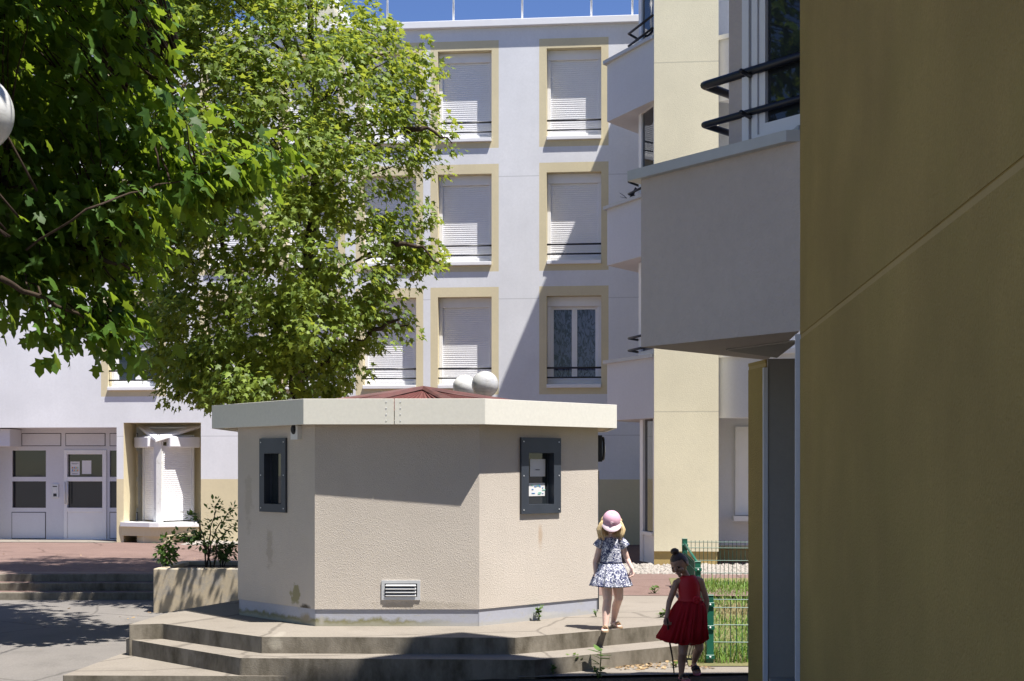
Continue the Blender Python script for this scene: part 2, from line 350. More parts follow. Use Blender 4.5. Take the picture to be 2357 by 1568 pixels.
def facegrid(mb, o, dx, nin, s0, s1, z0, z1, holes=(), bands=(), m=0, mrev=None):
    """vertical wall face from point o along dx; nin = unit vector into the wall; holes (s0,s1,z0,z1,depth,mat); bands (s0,s1,z0,z1,mat)"""
    o = Vector(o); dx = Vector(dx); nin = Vector(nin)
    q = lambda s, z, d=0: Vector((o.x + dx.x*s + nin.x*d, o.y + dx.y*s + nin.y*d, z))
    xs = sorted({s0, s1, *[v for h in list(holes)+list(bands) for v in h[:2] if s0 <= v <= s1]})
    zs = sorted({z0, z1, *[v for h in list(holes)+list(bands) for v in h[2:4] if z0 <= v <= z1]})
    for i in range(len(xs)-1):
        for j in range(len(zs)-1):
            cx = (xs[i]+xs[i+1])/2; cz = (zs[j]+zs[j+1])/2
            if any(h[0] < cx < h[1] and h[2] < cz < h[3] for h in holes): continue
            mm = m
            for b in bands:
                if b[0] < cx < b[1] and b[2] < cz < b[3]: mm = b[4]
            mb.quad(q(xs[i], zs[j]), q(xs[i+1], zs[j]), q(xs[i+1], zs[j+1]), q(xs[i], zs[j+1]), mm)
    for h in holes:
        a, b, c, d, dep, mm = h[:6]
        mb.quad(q(a, c), q(a, d), q(a, d, dep), q(a, c, dep), mm); mb.quad(q(b, c), q(b, c, dep), q(b, d, dep), q(b, d), mm)
        mb.quad(q(a, d), q(b, d), q(b, d, dep), q(a, d, dep), mm); mb.quad(q(a, c), q(a, c, dep), q(b, c, dep), q(b, c), mm)

# ------------------------------------------------------------------ world, sun, camera
S = bpy.context.scene
w = bpy.data.worlds.new('World'); S.world = w; w.use_nodes = True
nt = w.node_tree; bg = nt.nodes['Background']; sky = nt.nodes.new('ShaderNodeTexSky'); sky.sky_type = 'NISHITA'; sky.sun_disc = False
sky.sun_elevation = EL; sky.sun_rotation = PI - AZ; sky.air_density = 1.0; sky.dust_density = .1; sky.ozone_density = 5.0
hs = nt.nodes.new('ShaderNodeHueSaturation'); hs.inputs['Saturation'].default_value = 1.12; hs.inputs['Hue'].default_value = .515; nt.links.new(sky.outputs[0], hs.inputs['Color']); nt.links.new(hs.outputs[0], bg.inputs[0]); bg.inputs[1].default_value = .07
sl = bpy.data.lights.new('sun', 'SUN'); sl.energy = 5.0; sl.angle = rad(.53); sl.color = (1, .955, .89)
so = bpy.data.objects.new('sun', sl); C.objects.link(so)
so.rotation_euler = Vector((-sin(AZ)*cos(EL), cos(AZ)*cos(EL), -sin(EL))).to_track_quat('-Z', 'Y').to_euler(); so.location = (8, -7, 25)
cd = bpy.data.cameras.new('camera'); cam = bpy.data.objects.new('camera', cd); C.objects.link(cam); S.camera = cam
cam.location = (0, 0, EYE); cam.rotation_euler = (PI/2, 0, 0); cd.sensor_width = 36; cd.lens = F/2357*36
cd.shift_y = (HZ - 784)/2357; cd.clip_end = 2000; cd.clip_start = .05
S.view_settings.view_transform = 'Standard'; S.view_settings.look = 'None'; S.view_settings.exposure = 1.0; S.view_settings.gamma = 1

# ------------------------------------------------------------------ ground
mb = MB(); mb.box(-300, 300, -200, 400, -1.0, -.47); struct('ground', mb, M['asphalt'])
PATHZ = 0.0
mb = MB()                                               # asphalt court, sloping down towards the camera
ys = [2, 8, 11.0, 12.9, 15, 18.25]; zs = [-.462, -.46, -.45, -.312, -.31, -.31]
xs = [-30, -16, -10, -6, -3.75]
for i in range(len(xs)-1):
    for j in range(len(ys)-1):
        mb.quad((xs[i], ys[j], zs[j]), (xs[i+1], ys[j], zs[j]), (xs[i+1], ys[j+1], zs[j+1]), (xs[i], ys[j+1], zs[j+1]))
mb.quad((-3.75, 12.9, -.312), (-2.0, 12.9, -.312), (-2.0, 18.25, -.31), (-3.75, 18.25, -.31))
struct('asphalt_court', mb, M['asphalt'])
mb = MB()                                               # red path behind the steps
mb.add([(-30, 18.85, 0), (6, 18.85, 0), (6, 29.5, -.085), (-30, 29.5, -.085)], [(0, 1, 2, 3)])
mb.add([(-.5, 15.75, .004), (8, 15.3, .004), (8, 18.86, .004), (-.5, 18.86, .004)], [(0, 1, 2, 3)])
struct('path', mb, M['redpath'])
# three long steps up to the red path
mb = MB()
for k, (y0, z) in enumerate(((18.2, -.21), (18.5, -.105), (18.8, -.002))):
    mb.box(-30, -2.6, y0+.07, y0+.42, -.45, z, 2 if k < 2 else 1)
    mb.box(-30, -2.6, y0, y0+.07, -.45, z+.004, 0)
bevel(struct('path_steps', mb, [M['riser'], M['concrete'], M['redpath']]), .012)
# terrace with two steps round the kiosk
T1 = [(-3.746, 12.78), (-3.434, 12.86), (-2.268, 11.86), (.027, 11.80), (1.472, 12.74), (1.75, 13.0), (2.0, 15.77), (-1.5, 17.6), (-3.1, 15.3), (-3.62, 13.97)]
T2 = [(-3.80, 12.87), (-2.40, 11.57), (.20, 11.46), (1.478, 12.30), (1.78, 12.5), (1.9, 14.5), (-3.2, 15.0), (-3.7, 13.6)]
mb = MB(); mb.prism(T1, -.5, 0, 0, 1, 0, bottom=False); bevel(struct('terrace', mb, [M['riser'], M['concrete']]), .018, 3)
mb = MB(); mb.prism(T2, -.5, -.15, 0, 1, 0, bottom=False); bevel(struct('terrace_step', mb, [M['riser'], M['concrete']]), .018, 3)
mb = MB(); mb.prism([(-3.98, 11.58), (-2.0, 11.54), (-1.0, 12.2), (-3.84, 13.1)], -.5, -.305, 0, 1, 0, bottom=False); bevel(struct('lower_step', mb, [M['riser'], M['concrete']]), .015, 2)
mb = MB(); mb.add([(-1.6, 8, -.46), (.3, 8, -.34), (8, 8, -.33), (-1.6, 11.9, -.46), (-.2, 11.9, -.315), (8, 11.9, -.30)], [(0, 1, 4, 3), (1, 2, 5, 4)]); struct('soil_ground', mb, M['soil'])
mb = MB(); mb.add([(.05, 11.42, -.293), (2.3, 11.66, -.293), (2.3, 13.2, -.29), (.05, 13.2, -.29)], [(0, 1, 2, 3)]); struct('lower_paving', mb, M['concrete'])
mb = MB(); gx = [1.45, 1.75, 8]; gy = [(12.0, -.285), (13.2, -.2), (16.0, -.02), (16.8, .012), (18.0, .012)]
for j in range(4):
    mb.quad((1.62+.09*(gy[j][0]-12), gy[j][0], gy[j][1]), (8, gy[j][0], gy[j][1]), (8, gy[j+1][0], gy[j+1][1]), (1.62+.09*(gy[j+1][0]-12), gy[j+1][0], gy[j+1][1]))
struct('lawn_ground', mb, M['lawnsoil'])

# ------------------------------------------------------------------ the white block across the court
FO = Vector((0, 27.2, 0))
def fx(x, y): return onplane(FO, U, x, y)
def fw(s, d=0, z=0): return Vector((FO.x + U.x*s + W.x*d, FO.y + U.y*s + W.y*d, z))
blk = thing('apartment_building', 'long white four storey apartment block with yellow framed windows and roller shutters across the court', 'building', tuple(FO))
WW, WH = 1.13, 1.84
zb = [fx(1320, y)[1] for y in (893, 608, 322)]           # undersides of the sills, three upper floors
cols = [fx(x, 800)[0] for x in (1320.5, 1069, 896, 717, 535, 307)]
REC = .26
holes = []; bands = []
for f, z in enumerate(zb):
    for s in cols:
        holes.append((s-WW/2, s+WW/2, z, z+WH+.07, REC, 1)); bands.append((s-WW/2-.155, s+WW/2+.15, z-.13, z+WH+.27, 1))
zroof = fx(1440, 52)[1]
dl, dr = fx(-110, 1100)[0], fx(268, 1100)[0]; zdt = fx(200, 984)[1]; zg = -.10
bl, br_ = fx(284, 1100)[0], fx(462, 1100)[0]; zbt = fx(370, 973)[1]; zbb = fx(370, 1262)[1]
zband = fx(480, 1103)[1]
holes.append((dl, dr, zg, zdt, .75, 0)); holes.append((bl, br_, zg, zbt, .72, 1))
bands.append((-16, 6, zg, zband, 1))
mb = MB(); facegrid(mb, FO, U, W, -16, 5, zg, zroof, holes, bands)
# top, ends and the back of the recesses
mb.quad(fw(-16, 0, zroof), fw(5, 0, zroof), fw(5, 10, zroof), fw(-16, 10, zroof)); mb.quad(fw(-16, 0, zg), fw(-16, 10, zg), fw(-16, 10, zroof), fw(-16, 0, zroof))
mb.quad(fw(bl, .72, zg), fw(br_, .72, zg), fw(br_, .72, zbt), fw(bl, .72, zbt), 1)
part('wall', mb, [M['white'], M['yellow']], blk)
mb = MB(); mb.obox(fw(-16, -.1, 0), U, W, 0, 19.0, 0, .4, zroof-.02, fx(1440, 38)[1]); bevel(part('roof_coping', mb, M['pvc'], blk), .01)
rr = thing('roof_railing', 'row of thin pale posts standing on the roof edge of the white block', 'railing', tuple(fw(-1, .15, zroof)))
for x in (700, 888, 1041, 1200, 1360, 1455):
    mb = MB(); s = fx(x, 40)[0]; b = fw(s, .16, zroof+.1); mb.tube([b, b+Vector((0, 0, 1.25))], .022, 8); part('post', mb, M['metal'], rr)
mb = MB()
mb.tube([fw(fx(690, 40)[0], .16, zroof+1.33), fw(fx(1480, 40)[0], .16, zroof+1.33)], .02, 8); part('rail', mb, M['metal'], rr)

def shutter_mb(z0, z1, wd, y):
    m_ = MB(); n = max(2, int((z1-z0)/.043)); h = (z1-z0)/n
    for k in range(n):
        a = z0+k*h
        prof = [(0, a), (-.003, a+.2*h), (-.0045, a+.5*h), (-.003, a+.82*h), (.002, a+.93*h), (.002, a+h)]
        for (d0, q0), (d1, q1) in zip(prof[:-1], prof[1:]):
            m_.quad((-wd/2, y+d0, q0), (wd/2, y+d0, q0), (wd/2, y+d1, q1), (-wd/2, y+d1, q1))
    return m_
def window_unit(loc, style):
    """origin at the centre of the sill, local y into the wall; style: drop of the shutter 0..1"""
    fr = MB(); y = .20; zt = WH+.07; zs = .08
    fr.box(-WW/2, -WW/2+.075, y-.02, y+.12, zs, zt-.2); fr.box(WW/2-.075, WW/2, y-.02, y+.12, zs, zt-.2)
    fr.box(-WW/2, WW/2, y-.035, y+.14, zt-.2, zt)
    fr.box(-WW/2+.075, WW/2-.075, y-.01, y+.12, zs, zs+.10)
    o = mesh_obj('window', fr, M['pvc']); o.parent = blk; o.location = loc - FO; o.rotation_euler = (0, 0, -TH); bevel(o, .006, 1)
    sm = MB(); sm.box(-WW/2+.003, WW/2-.003, -.06, y-.02, 0, .075); bevel(partL('sill', sm, M['pvc'], o), .008)
    lo = zs+.10 + (zt-.2-zs-.10)*(1-style)
    if style > .02: partL('shutter', shutter_mb(lo, zt-.2, WW-.15, y+.03), M['shutter'], o)
    if style < .98:
        ca = MB(); h0 = zs+.1; h1 = zt-.2; half = (WW-.15)/2
        for sx in (-1, 1):
            a, b = (-half, -.001) if sx < 0 else (.001, half)
            for bx in ((a, a+.055, h0, h1), (b-.055, b, h0, h1), (a+.055, b-.055, h0, h0+.07), (a+.055, b-.055, h1-.06, h1)):
                ca.box(bx[0], bx[1], y+.05, y+.1, bx[2], bx[3])
        partL('casement', ca, M['pvc'], o)
        gm = MB(); gm.box(-half+.056, half-.056, y+.085, y+.092, h0+.06, h1-.05)
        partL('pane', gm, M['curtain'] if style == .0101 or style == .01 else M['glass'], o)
    bk = MB(); bk.box(-WW/2+.02, WW/2-.02, y+.125, y+.135, .08, zt-.03); partL('back_panel', bk, M['dark'], o)
    ra = MB()
    for zz, r_ in ((.42, .02), (.22, .017)):
        ra.tube([(-WW/2+.004, .05, zz), (WW/2-.004, .05, zz)], r_, 8)
    partL('railing', ra, M['black'], o)
    return o
for f, z in enumerate(zb):
    for c_, s in enumerate(cols):
        st = 1.0
        if f == 0 and c_ == 0: st = .01
        if f == 0 and c_ == 5: st = .55
        if f == 0 and c_ == 3: st = .4
        
        window_unit(fw(s, 0, z), st)

# entrance in its recess
def c5(cx_, cy_): return (cx_*.33056, 895.6 + cy_*.33056)
DO = fw(0, .72, 0)
def dd(cx_, cy_): return onplane(DO, U, *c5(cx_, cy_))
def drect(mb_, x0, x1, y0, y1, d0, d1, m=0):
    a = dd(x0, y1); b = dd(x1, y0); mb_.obox(DO, U, W, a[0], b[0], d0, d1, a[1], b[1], m)
es = dd(809, 900)[0] + .62
mb = MB(); a = dd(60, 1063); zt_ = zdt
# plain backing of the screen, with glazed openings cut
gl = []
for (x0, x1, y0, y1) in ((83, 318, 428, 612), (83, 318, 643, 827), (470, 714, 455, 612), (470, 714, 643, 827), (762, 960, 428, 612), (762, 960, 643, 827)):
    p0 = dd(x0, y1); p1 = dd(x1, y0); gl.append((p0[0], min(p1[0], es-.06), p0[1], p1[1], .05, 0))
facegrid(mb, DO, U, W, dl, es, zg, zdt+.02, gl)
part('entrance_screen', mb, M['parapet'], blk)
for g in gl:
    mb = MB(); mb.obox(DO, U, W, g[0], g[1], .04, .05, g[2], g[3]); part('door_pane', mb, M['glass'], blk)
for (x0, x1, y0, y1) in ((150, 425, 307, 398), (455, 733, 307, 398), (763, 960, 307, 398), (80, 318, 857, 1042), (762, 960, 857, 1042)):
    mb = MB(); p0 = dd(x0, y1); p1 = dd(x1, y0)
    mb.obox(DO, U, W, p0[0], p1[0], -.004, .01, p0[1], p1[1], 1); mb.obox(DO, U, W, p0[0]+.014, p1[0]-.014, -.012, .01, p0[1]+.014, p1[1]-.014, 0)
    part('panel', mb, [M['parapet'], M['dark']], blk)
leaf = MB()
for (x0, x1, y0, y1) in ((447, 470, 425, 1060), (714, 742, 425, 1060), (470, 714, 425, 455), (470, 714, 612, 643), (470, 714, 827, 857), (470, 714, 1042, 1060)):
    drect(leaf, x0, x1, y0, y1, -.03, -.002)
drect(leaf, 470, 714, 857, 1042, -.014, -.002)
door = part('door', leaf, M['pvc'], blk); bevel(door, .005, 1)
mb = MB()
for x in (460, 479):
    a = dd(x, 800); b = dd(x, 645); pa = DO+U*a[0]-W*.07; pb = DO+U*b[0]-W*.07
    mb.tube([(pa.x, pa.y, a[1]), (pb.x, pb.y, b[1])], .014, 8)
part('handle', mb, M['metal'], door)
mb = MB(); drect(mb, 362, 408, 663, 755, -.03, 0, 0); drect(mb, 374, 397, 700, 722, -.034, -.03, 2); drect(mb, 374, 397, 728, 748, -.034, -.03, 1); drect(mb, 370, 400, 675, 682, -.034, -.03, 1)
part('intercom', mb, [M['metal'], M['black'], M['paper']], blk)
mb = MB(); a = dd(-60, 400); b = dd(150, 262); mb.obox(DO, U, W, dl, b[0], -.55, 0, dd(0, 402)[1], zdt-.02); bevel(part('letterbox_hood', mb, M['parapet'], blk), .01)
mb = MB(); drect(mb, -40, 4, 425, 1062, -.5, -.45, 0); drect(mb, 10, 36, 405, 1062, -.4, -.34, 1); part('side_door', mb, [M['oldwhite'], M['roofdark']], blk)
mb = MB(); mb.obox(FO, U, W, dl, dr-.01, -.25, .74, zg-.1, .0-.06); part('doorstep', mb, M['concrete'], blk)
def notice(x0, x1, y0, y1, label, marks):
    p0 = dd(x0, y1); p1 = dd(x1, y0); m_ = MB(); base = DO+U*((p0[0]+p1[0])/2); base.z = (p0[1]+p1[1])/2
    q = DO + W*.034
    m_.obox(q, U, W, p0[0], p1[0], 0, .002, p0[1], p1[1], 0)
    W_, H_ = p1[0]-p0[0], p1[1]-p0[1]
    for (a, b, c, d, mi) in marks: m_.obox(q, U, W, p0[0]+W_*a, p0[0]+W_*b, -.002, 0, p0[1]+H_*c, p0[1]+H_*d, mi)
    single('paper_notice', m_, [M['paper'], M['ink'], M['orange'], M['blue'], M['teal']], label, 'notice', tuple(base))
mk = [(.12, .88, .86, .89, 1), (.2, .7, .8, .82, 1)]
for r_, zc in ((0, .5), (1, .3)):
    for k in range(4): mk.append((.16+.19*k, .29+.19*k, zc, zc+.11, (2, 3, 2, 4)[(k+r_) % 4])); mk.append((.16+.19*k, .29+.19*k, zc-.045, zc-.025, 1))
mk += [(.2, .8, .12, .135, 1), (.2, .75, .08, .095, 1)]
notice(484, 549, 505, 600, 'white notice with rows of small coloured pictures behind the glass of the entrance door', mk)
notice(565, 630, 498, 592, 'blank white sheet taped inside the glass of the entrance door', [])
# triangular bay window of the ground floor
sc_, _ = fx(367, 1100); BX = lambda s, d, z: fw(sc_+s, d, z)
apex = (0.0, -.02); Lc = (-.56, .54); Rc = (.56, .54)
zs0 = fx(367, 1199)[1]; zs1 = fx(367, 1028)[1]; zbx = fx(367, 1005)[1]
wn = None
for (A, B, sgn) in ((Lc, apex, -1), (apex, Rc, 1)):
    a = BX(A[0], A[1], 0); b = BX(B[0], B[1], 0); d = (b-a); L = d.length; d.normalize(); nn = Vector((-d.y, d.x, 0))
    m_ = MB(); i0 = .04; i1 = L-.04
    for q0, q1 in ((0, .045), (L-.075 if sgn < 0 else L-.045, L), ) if sgn < 0 else ((0, .075), (L-.045, L)):
        m_.obox(a, d, nn, q0, q1, -.03, .05, zs0-.02, zbt-.25)
    m_.obox(a, d, nn, 0, L, -.01, .05, zs1+.1, zbt-.25)
    wn = part('window', m_, M['oldwhite'], blk)
    sm = shutter_mb(zs0, zs1+.02, L-.1, 0); ang = math.atan2(d.y, d.x)
    mid = (a+b)/2
    partL('shutter', sm, M['shutter'], wn, (mid-FO), ang)
    m_ = MB(); m_.obox(a, d, nn, -.06 if sgn < 0 else .15, L-.15 if sgn < 0 else L+.06, -.20, .0, zs1-.02, zbx); bevel(part('shutter_box', m_, M['pvc'], wn), .025)
m_ = MB(); ap = BX(0, -.06, 0); m_.obox(ap, U, W, -.055, .055, 0, .09, zs0-.02, zbt-.28); m_.obox(ap, U, W, -.13, -.07, .06, .12, zs0-.02, zbt-.28); part('corner_post', m_, M['oldwhite'], blk)
zl = fx(367, 1012)[1]; zh = zbt-.04
lz = lambda p, z: Vector((p.x, p.y, z))
A3 = (lz(BX(-.70, .60, 0), zh), lz(BX(0, -.24, 0), zl), lz(BX(.70, .60, 0), zh)); cen = (A3[0]+A3[1]+A3[2])/3
B3 = [cen.lerp(p, .62) for p in A3]; dn = Vector((0, 0, -.055)); m_ = MB()
for k in range(3):
    a, b, c, d = A3[k], A3[(k+1) % 3], B3[(k+1) % 3], B3[k]
    m_.quad(a, b, c, d); m_.quad(a+dn, b+dn, b, a); m_.quad(d+dn, d, c, c+dn); m_.quad(a+dn, d+dn, c+dn, b+dn)
roofc = part('bay_roof', m_, M['pvc'], blk)
m_ = MB(); m_.add([p-Vector((0, 0, .02)) for p in B3], [(0, 1, 2)]); part('roof_glass', m_, M['metal'], roofc)
m_ = MB(); pl = [BX(-.86, -.03, 0), BX(-.10, -.34, 0), BX(.10, -.34, 0), BX(.86, -.03, 0), BX(.85, .7, 0), BX(-.85, .7, 0)]
m_.prism([tuple(p) for p in pl], zs0-.12, zs0-.03); bevel(part('bay_sill', m_, M['pvc'], blk), .01)
m_ = MB(); pl2 = [BX(-.84, .0, 0), BX(-.10, -.27, 0), BX(.10, -.27, 0), BX(.84, 0, 0), BX(.84, .69, 0), BX(-.84, .69, 0)]
m_.prism([tuple(p) for p in pl2], zs0-.32, zs0-.12)
pl3 = [BX(-.5, .0, 0), BX(-.28, -.2, 0), BX(.28, -.2, 0), BX(.5, 0, 0), BX(.5, .69, 0), BX(-.5, .69, 0)]
m_.prism([tuple(p) for p in pl3], zg-.1, zs0-.32); part('bay_base', m_, M['yellow'], blk)

# small roof house behind the tree
ph = thing('rooftop_house', 'cream roof house with white coping rising behind the tree top', 'building', tuple(fw(-5, 3, zroof)))
sa = onplane(fw(0, 3), U, 630, 30)[0]; sb = onplane(fw(0, 3), U, 768, 30)[0]; za = onplane(fw(0, 3), U, 700, 16)[1]
mb = MB(); mb.obox(fw(0, 3), U, W, sa, sb, 0, 4, zroof, za); part('wall', mb, M['tower'], ph)
mb = MB(); mb.obox(fw(0, 3), U, W, sa-.1, sb+.1, -.1, 4.1, za, za+.16); bevel(part('coping', mb, M['pvc'], ph), .01)

# ------------------------------------------------------------------ yellow stair tower with triangular balconies
TO = Vector((2.226, 20.5, 0))
tw = thing('tower_building', 'sunlit yellow apartment tower with triangular white balconies in the middle distance', 'building', tuple(TO))
def tl(x, y, z=0): return TO + U*x + W*y + Vector((0, 0, z))
ZR = 11.6
mb = MB()
pl = [tl(0, 0), tl(1.0, 0), tl(1.0, 1.15), tl(7, 1.15), tl(7, 9), tl(.05, 9), tl(.05, 1.7), tl(.30, 1.62), tl(.30, .28), tl(0, .22)]
mb.prism([tuple(p) for p in pl], .22, ZR-.5, 0)
part('wall', mb, M['tower'], tw)
mb = MB(); pl = [tl(-.0, .03), tl(.98, .03), tl(.98, 1.2), tl(7, 1.2), tl(7, 8.9), tl(.1, 8.9), tl(.1, .2)]
mb.prism([tuple(p) for p in pl], -.3, .218, 0); part('base', mb, M['yellowdark'], tw)
# unseen roof, its edge shaped to throw slanted shade across the white block
def caster(p, zr): return Vector((p[0] + HX*(zr-p[2]), p[1] - HY*(zr-p[2]), zr))
def fpt(x, y): s, z = fx(x, y); q = fw(s, 0, z); return q
c1 = caster(fpt(1382, 340), ZR); c2 = caster(fpt(1146, 900), ZR)
c0 = c1 + (c1-c2)*.6
mb = MB(); mb.prism([(c0.x, c0.y), (c0.x+5, c0.y-.4), tuple(tl(7, -.1))[:2], tuple(tl(-.1, -.1))[:2], tuple(tl(-.1, 3.0))[:2], (c2.x, c2.y)][::-1], ZR-.5, ZR)
part('shade_roof_slab', mb, M['parapet'], tw)
LV = [(2.31, 3.26), (4.90, 5.83), (7.30, 8.26)]
def tri_balcony(bld, tlf, N_, A_, F_, z0, z1, over, mats, cop=.07):
    """triangular parapet: two outer faces from the wall to an apex, soffit and coping"""
    n, a, f = [Vector(tlf(*p)) for p in (N_, A_, F_)]
    m_ = MB(); m_.prism([tuple(n), tuple(a), tuple(f)][::-1], z0, z1); p_ = part('balcony', m_, mats[0], bld)
    cen = (n+f)/2
    e = lambda q, k: cen + (q-cen)*k
    dn = (n-f).normalized()*over
    m_ = MB(); m_.prism([tuple(n+dn*.0+(a-cen).normalized()*over), tuple(a+(a-cen).normalized()*over*1.5), tuple(f+(a-cen).normalized()*over), tuple(f-(a-cen)*.02), tuple(n-(a-cen)*.02)][::-1], z1, z1+cop)
    bevel(part('coping', m_, mats[1], p_), .008)
    return p_
def rails(bal, pts3, zs, r_):
    for z in zs:
        m_ = MB(); n, a, f = [Vector((p[0], p[1], z)) for p in pts3]
        m_.tube([n, a + (n-a).normalized()*r_*1.2, a, a + (f-a).normalized()*r_*1.2, f], [r_]*5, 10)
        part('rail', m_, M['black'], bal)
for z0, z1 in LV:
    b = tri_balcony(tw, tl, (0, .03), (-.76, 1.28), (.06, 2.6), z0, z1, .05, (M['parapet'], M['coping']), .055)
    rails(b, (tl(-.02, .10), tl(-.40, .95), tl(0, 1.7)), (z1+.19, z1+.39), .02)
    # nested triangular window above the parapet
    fa = tl(-.22, .93); fn = tl(.03, .26); ff = tl(.05, 1.75)
    for (A, B) in ((fa, fn), (ff, fa)):
        d = (B-A); L = d.length; d.normalize(); nn = Vector((-d.y, d.x, 0)); zt = z1+1.62
        if z1 > 8: zt = z1+2.4
        m_ = MB()
        for q0, q1, h0, h1 in ((0, .13, z1+.05, zt), (L-.05, L, z1+.05, zt), (.13, L-.05, z1+.05, z1+.16), (.13, L-.05, zt-.16, zt)): m_.obox(A, d, nn, q0, q1, -.02, .05, h0, h1)
        wn = part('window', m_, M['pvc'], tw)
        m_ = MB(); m_.obox(A, d, nn, .13, L-.05, .01, .02, z1+.16, zt-.16); part('pane', m_, M['glass'], wn)
q = tl(-.42, 1.0, LV[1][1]+.055); m_ = MB()
m_.tube([q+Vector((.14, -.1, .22)), q+Vector((.10, -.08, .17)), q+Vector((.05, -.05, .05)), q+Vector((-.04, 0, .02))], [.03, .02, .035, .012], 8)
m_.tube([q+Vector((.02, 0, .04)), q+Vector((-.06, 0, .12)), q+Vector((-.13, .02, .17))], [.006, .005, .003], 5); m_.tube([q+Vector((-.03, 0, .08)), q+Vector((-.12, 0, .10))], [.004, .003], 5)
part('rail_foot', m_, M['black'], tw)
# ground floor strip under the lowest balcony
fa = tl(-.20, .93); fn = tl(.02, .23)
d = (fn-fa); L = d.length; d.normalize(); nn = Vector((-d.y, d.x, 0)); m_ = MB()
for q0, q1 in ((0, .16), (L-.05, L)): m_.obox(fa, d, nn, q0, q1, -.02, .05, .0, 2.31)
m_.obox(fa, d, nn, .16, L-.05, -.0, .05, .0, .45); m_.obox(fa, d, nn, .14, L, -.06, .0, .45, .50)
wn = part('window', m_, M['pvc'], tw); m_ = MB(); m_.obox(fa, d, nn, .16, L-.05, .02, .03, .5, 2.31); part('pane', m_, M['glass'], wn)
# balconies on the far side of the tower, seen past its corner
for z0, z1 in LV:
    b = tri_balcony(tw, tl, (1.0, .25), (2.15, -.55), (3.2, 1.15), z0, z1, .05, (M['parapet'], M['pvc']), .07)
    rails(b, (tl(1.25, .35), tl(2.1, -.3), tl(3.0, 1.0)), (z1+.2, z1+.42), .02)
m_ = MB(); m_.obox(tl(1.02, 1.13), U, W, .0, 5, 0, .02, .25, ZR-.6); part('inner_wall', m_, M['parapet'], tw)
m_ = MB(); o_ = tl(1.02, 1.10)
for q0, q1, h0, h1 in ((.32, .38, .75, 2.2), (.38, 1.3, .75, .85), (.38, 1.3, 2.12, 2.2), (.6, .64, .85, 2.12), (1.3, 1.36, .75, 2.2)): m_.obox(o_, U, W, q0, q1, -.02, .03, h0, h1)
wn = part('window', m_, M['pvc'], tw); m_ = MB(); m_.obox(o_, U, W, .38, 1.3, .0, .02, .85, 2.12); part('shutter', m_, M['shutter'], wn)
m_ = MB(); m_.obox(o_, U, W, .28, 1.4, -.22, .02, .66, .74); part('sill', m_, M['pvc'], wn)

# ------------------------------------------------------------------ near yellow building in the shade
NO = Vector((1.82, 8.27, 0))
nb = thing('near_building', 'shaded ochre yellow building with a grey triangular balcony filling the right edge', 'building', tuple(NO))
def nl(x, y, z=0): return NO + U*x + W*y + Vector((0, 0, z))
Zn = 9.6
mb = MB()
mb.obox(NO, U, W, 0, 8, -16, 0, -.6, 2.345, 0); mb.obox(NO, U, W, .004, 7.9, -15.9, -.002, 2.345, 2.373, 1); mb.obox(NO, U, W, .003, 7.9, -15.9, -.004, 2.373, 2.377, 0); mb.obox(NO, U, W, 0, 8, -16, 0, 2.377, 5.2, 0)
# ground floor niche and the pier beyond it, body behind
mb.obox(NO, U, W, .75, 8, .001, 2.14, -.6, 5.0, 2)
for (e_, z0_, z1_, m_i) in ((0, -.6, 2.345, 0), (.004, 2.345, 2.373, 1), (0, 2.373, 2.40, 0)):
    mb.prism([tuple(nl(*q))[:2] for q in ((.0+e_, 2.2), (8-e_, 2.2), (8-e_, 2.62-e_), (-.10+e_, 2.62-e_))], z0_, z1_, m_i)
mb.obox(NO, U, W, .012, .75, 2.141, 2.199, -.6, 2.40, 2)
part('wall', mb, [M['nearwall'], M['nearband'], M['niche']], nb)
mb = MB(); mb.obox(NO, U, W, -.028, .04, .002, .03, -.6, 2.38); part('door_trim', mb, M['parapet'], nb)
mb = MB(); mb.obox(NO, U, W, -.022, .012, 2.13, 2.198, -.6, 2.33); part('door_trim', mb, M['parapet'], nb)
mb = MB(); mb.obox(NO, U, W, .02, .75, .06, 2.13, -.6, -.13); part('doorstep', mb, M['niche'], nb)
nN, nA, nF = (0, .002), None, (.02, 2.28)
apx = Vector((.926, 9.39, 0)) - NO
nA = (apx.dot(U), apx.dot(W))
m_ = MB(); m_.prism([tuple(nl(*q)) for q in (nF, nA, nN)], 2.40, 3.60)
bal = part('balcony', m_, M['neargrey'], nb)
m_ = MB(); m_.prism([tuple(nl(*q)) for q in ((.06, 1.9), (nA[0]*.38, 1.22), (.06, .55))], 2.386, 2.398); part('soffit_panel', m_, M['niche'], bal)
m_ = MB(); oA = (nA[0]-.10, nA[1]+.03)
m_.prism([tuple(nl(*q)) for q in ((.0, 2.36), oA, (-.09, .002), (.3, .01), (.3, 2.3))], 3.60, 3.672); bevel(part('coping', m_, M['coping'], bal), .006)
A2 = Vector((1.51, 9.11, 0)); B2 = Vector((1.93, 8.58, 0)); d2 = (B2-A2).normalized(); n2 = Vector((-d2.y, d2.x, 0))
F2 = Vector((2.02, 9.75, 0))
m_ = MB(); m_.prism([(2.06, 10.05), (1.33, 9.40), (1.83, 8.50), (1.835, 8.40), (2.5, 8.45), (2.5, 10.0)], 3.674, 3.735); bevel(part('window_sill', m_, M['coping'], bal), .006)
rails(bal, ((2.08, 8.384), (1.365, 9.28), (2.0, 9.95)), (3.965,), .024); rails(bal, ((2.08, 8.384), (1.365, 9.28), (2.0, 9.95)), (4.245,), .030)
for zz in (3.95, 4.23):
    for k in (.22,):
        q = A2 + d2*k; m_ = MB(); m_.tube([(q.x-.15*n2.x*-1*0-.02, q.y, zz-.02), (q.x-.10, q.y-.09, zz-.01)], .016, 8); part('rail_bracket', m_, M['black'], bal)
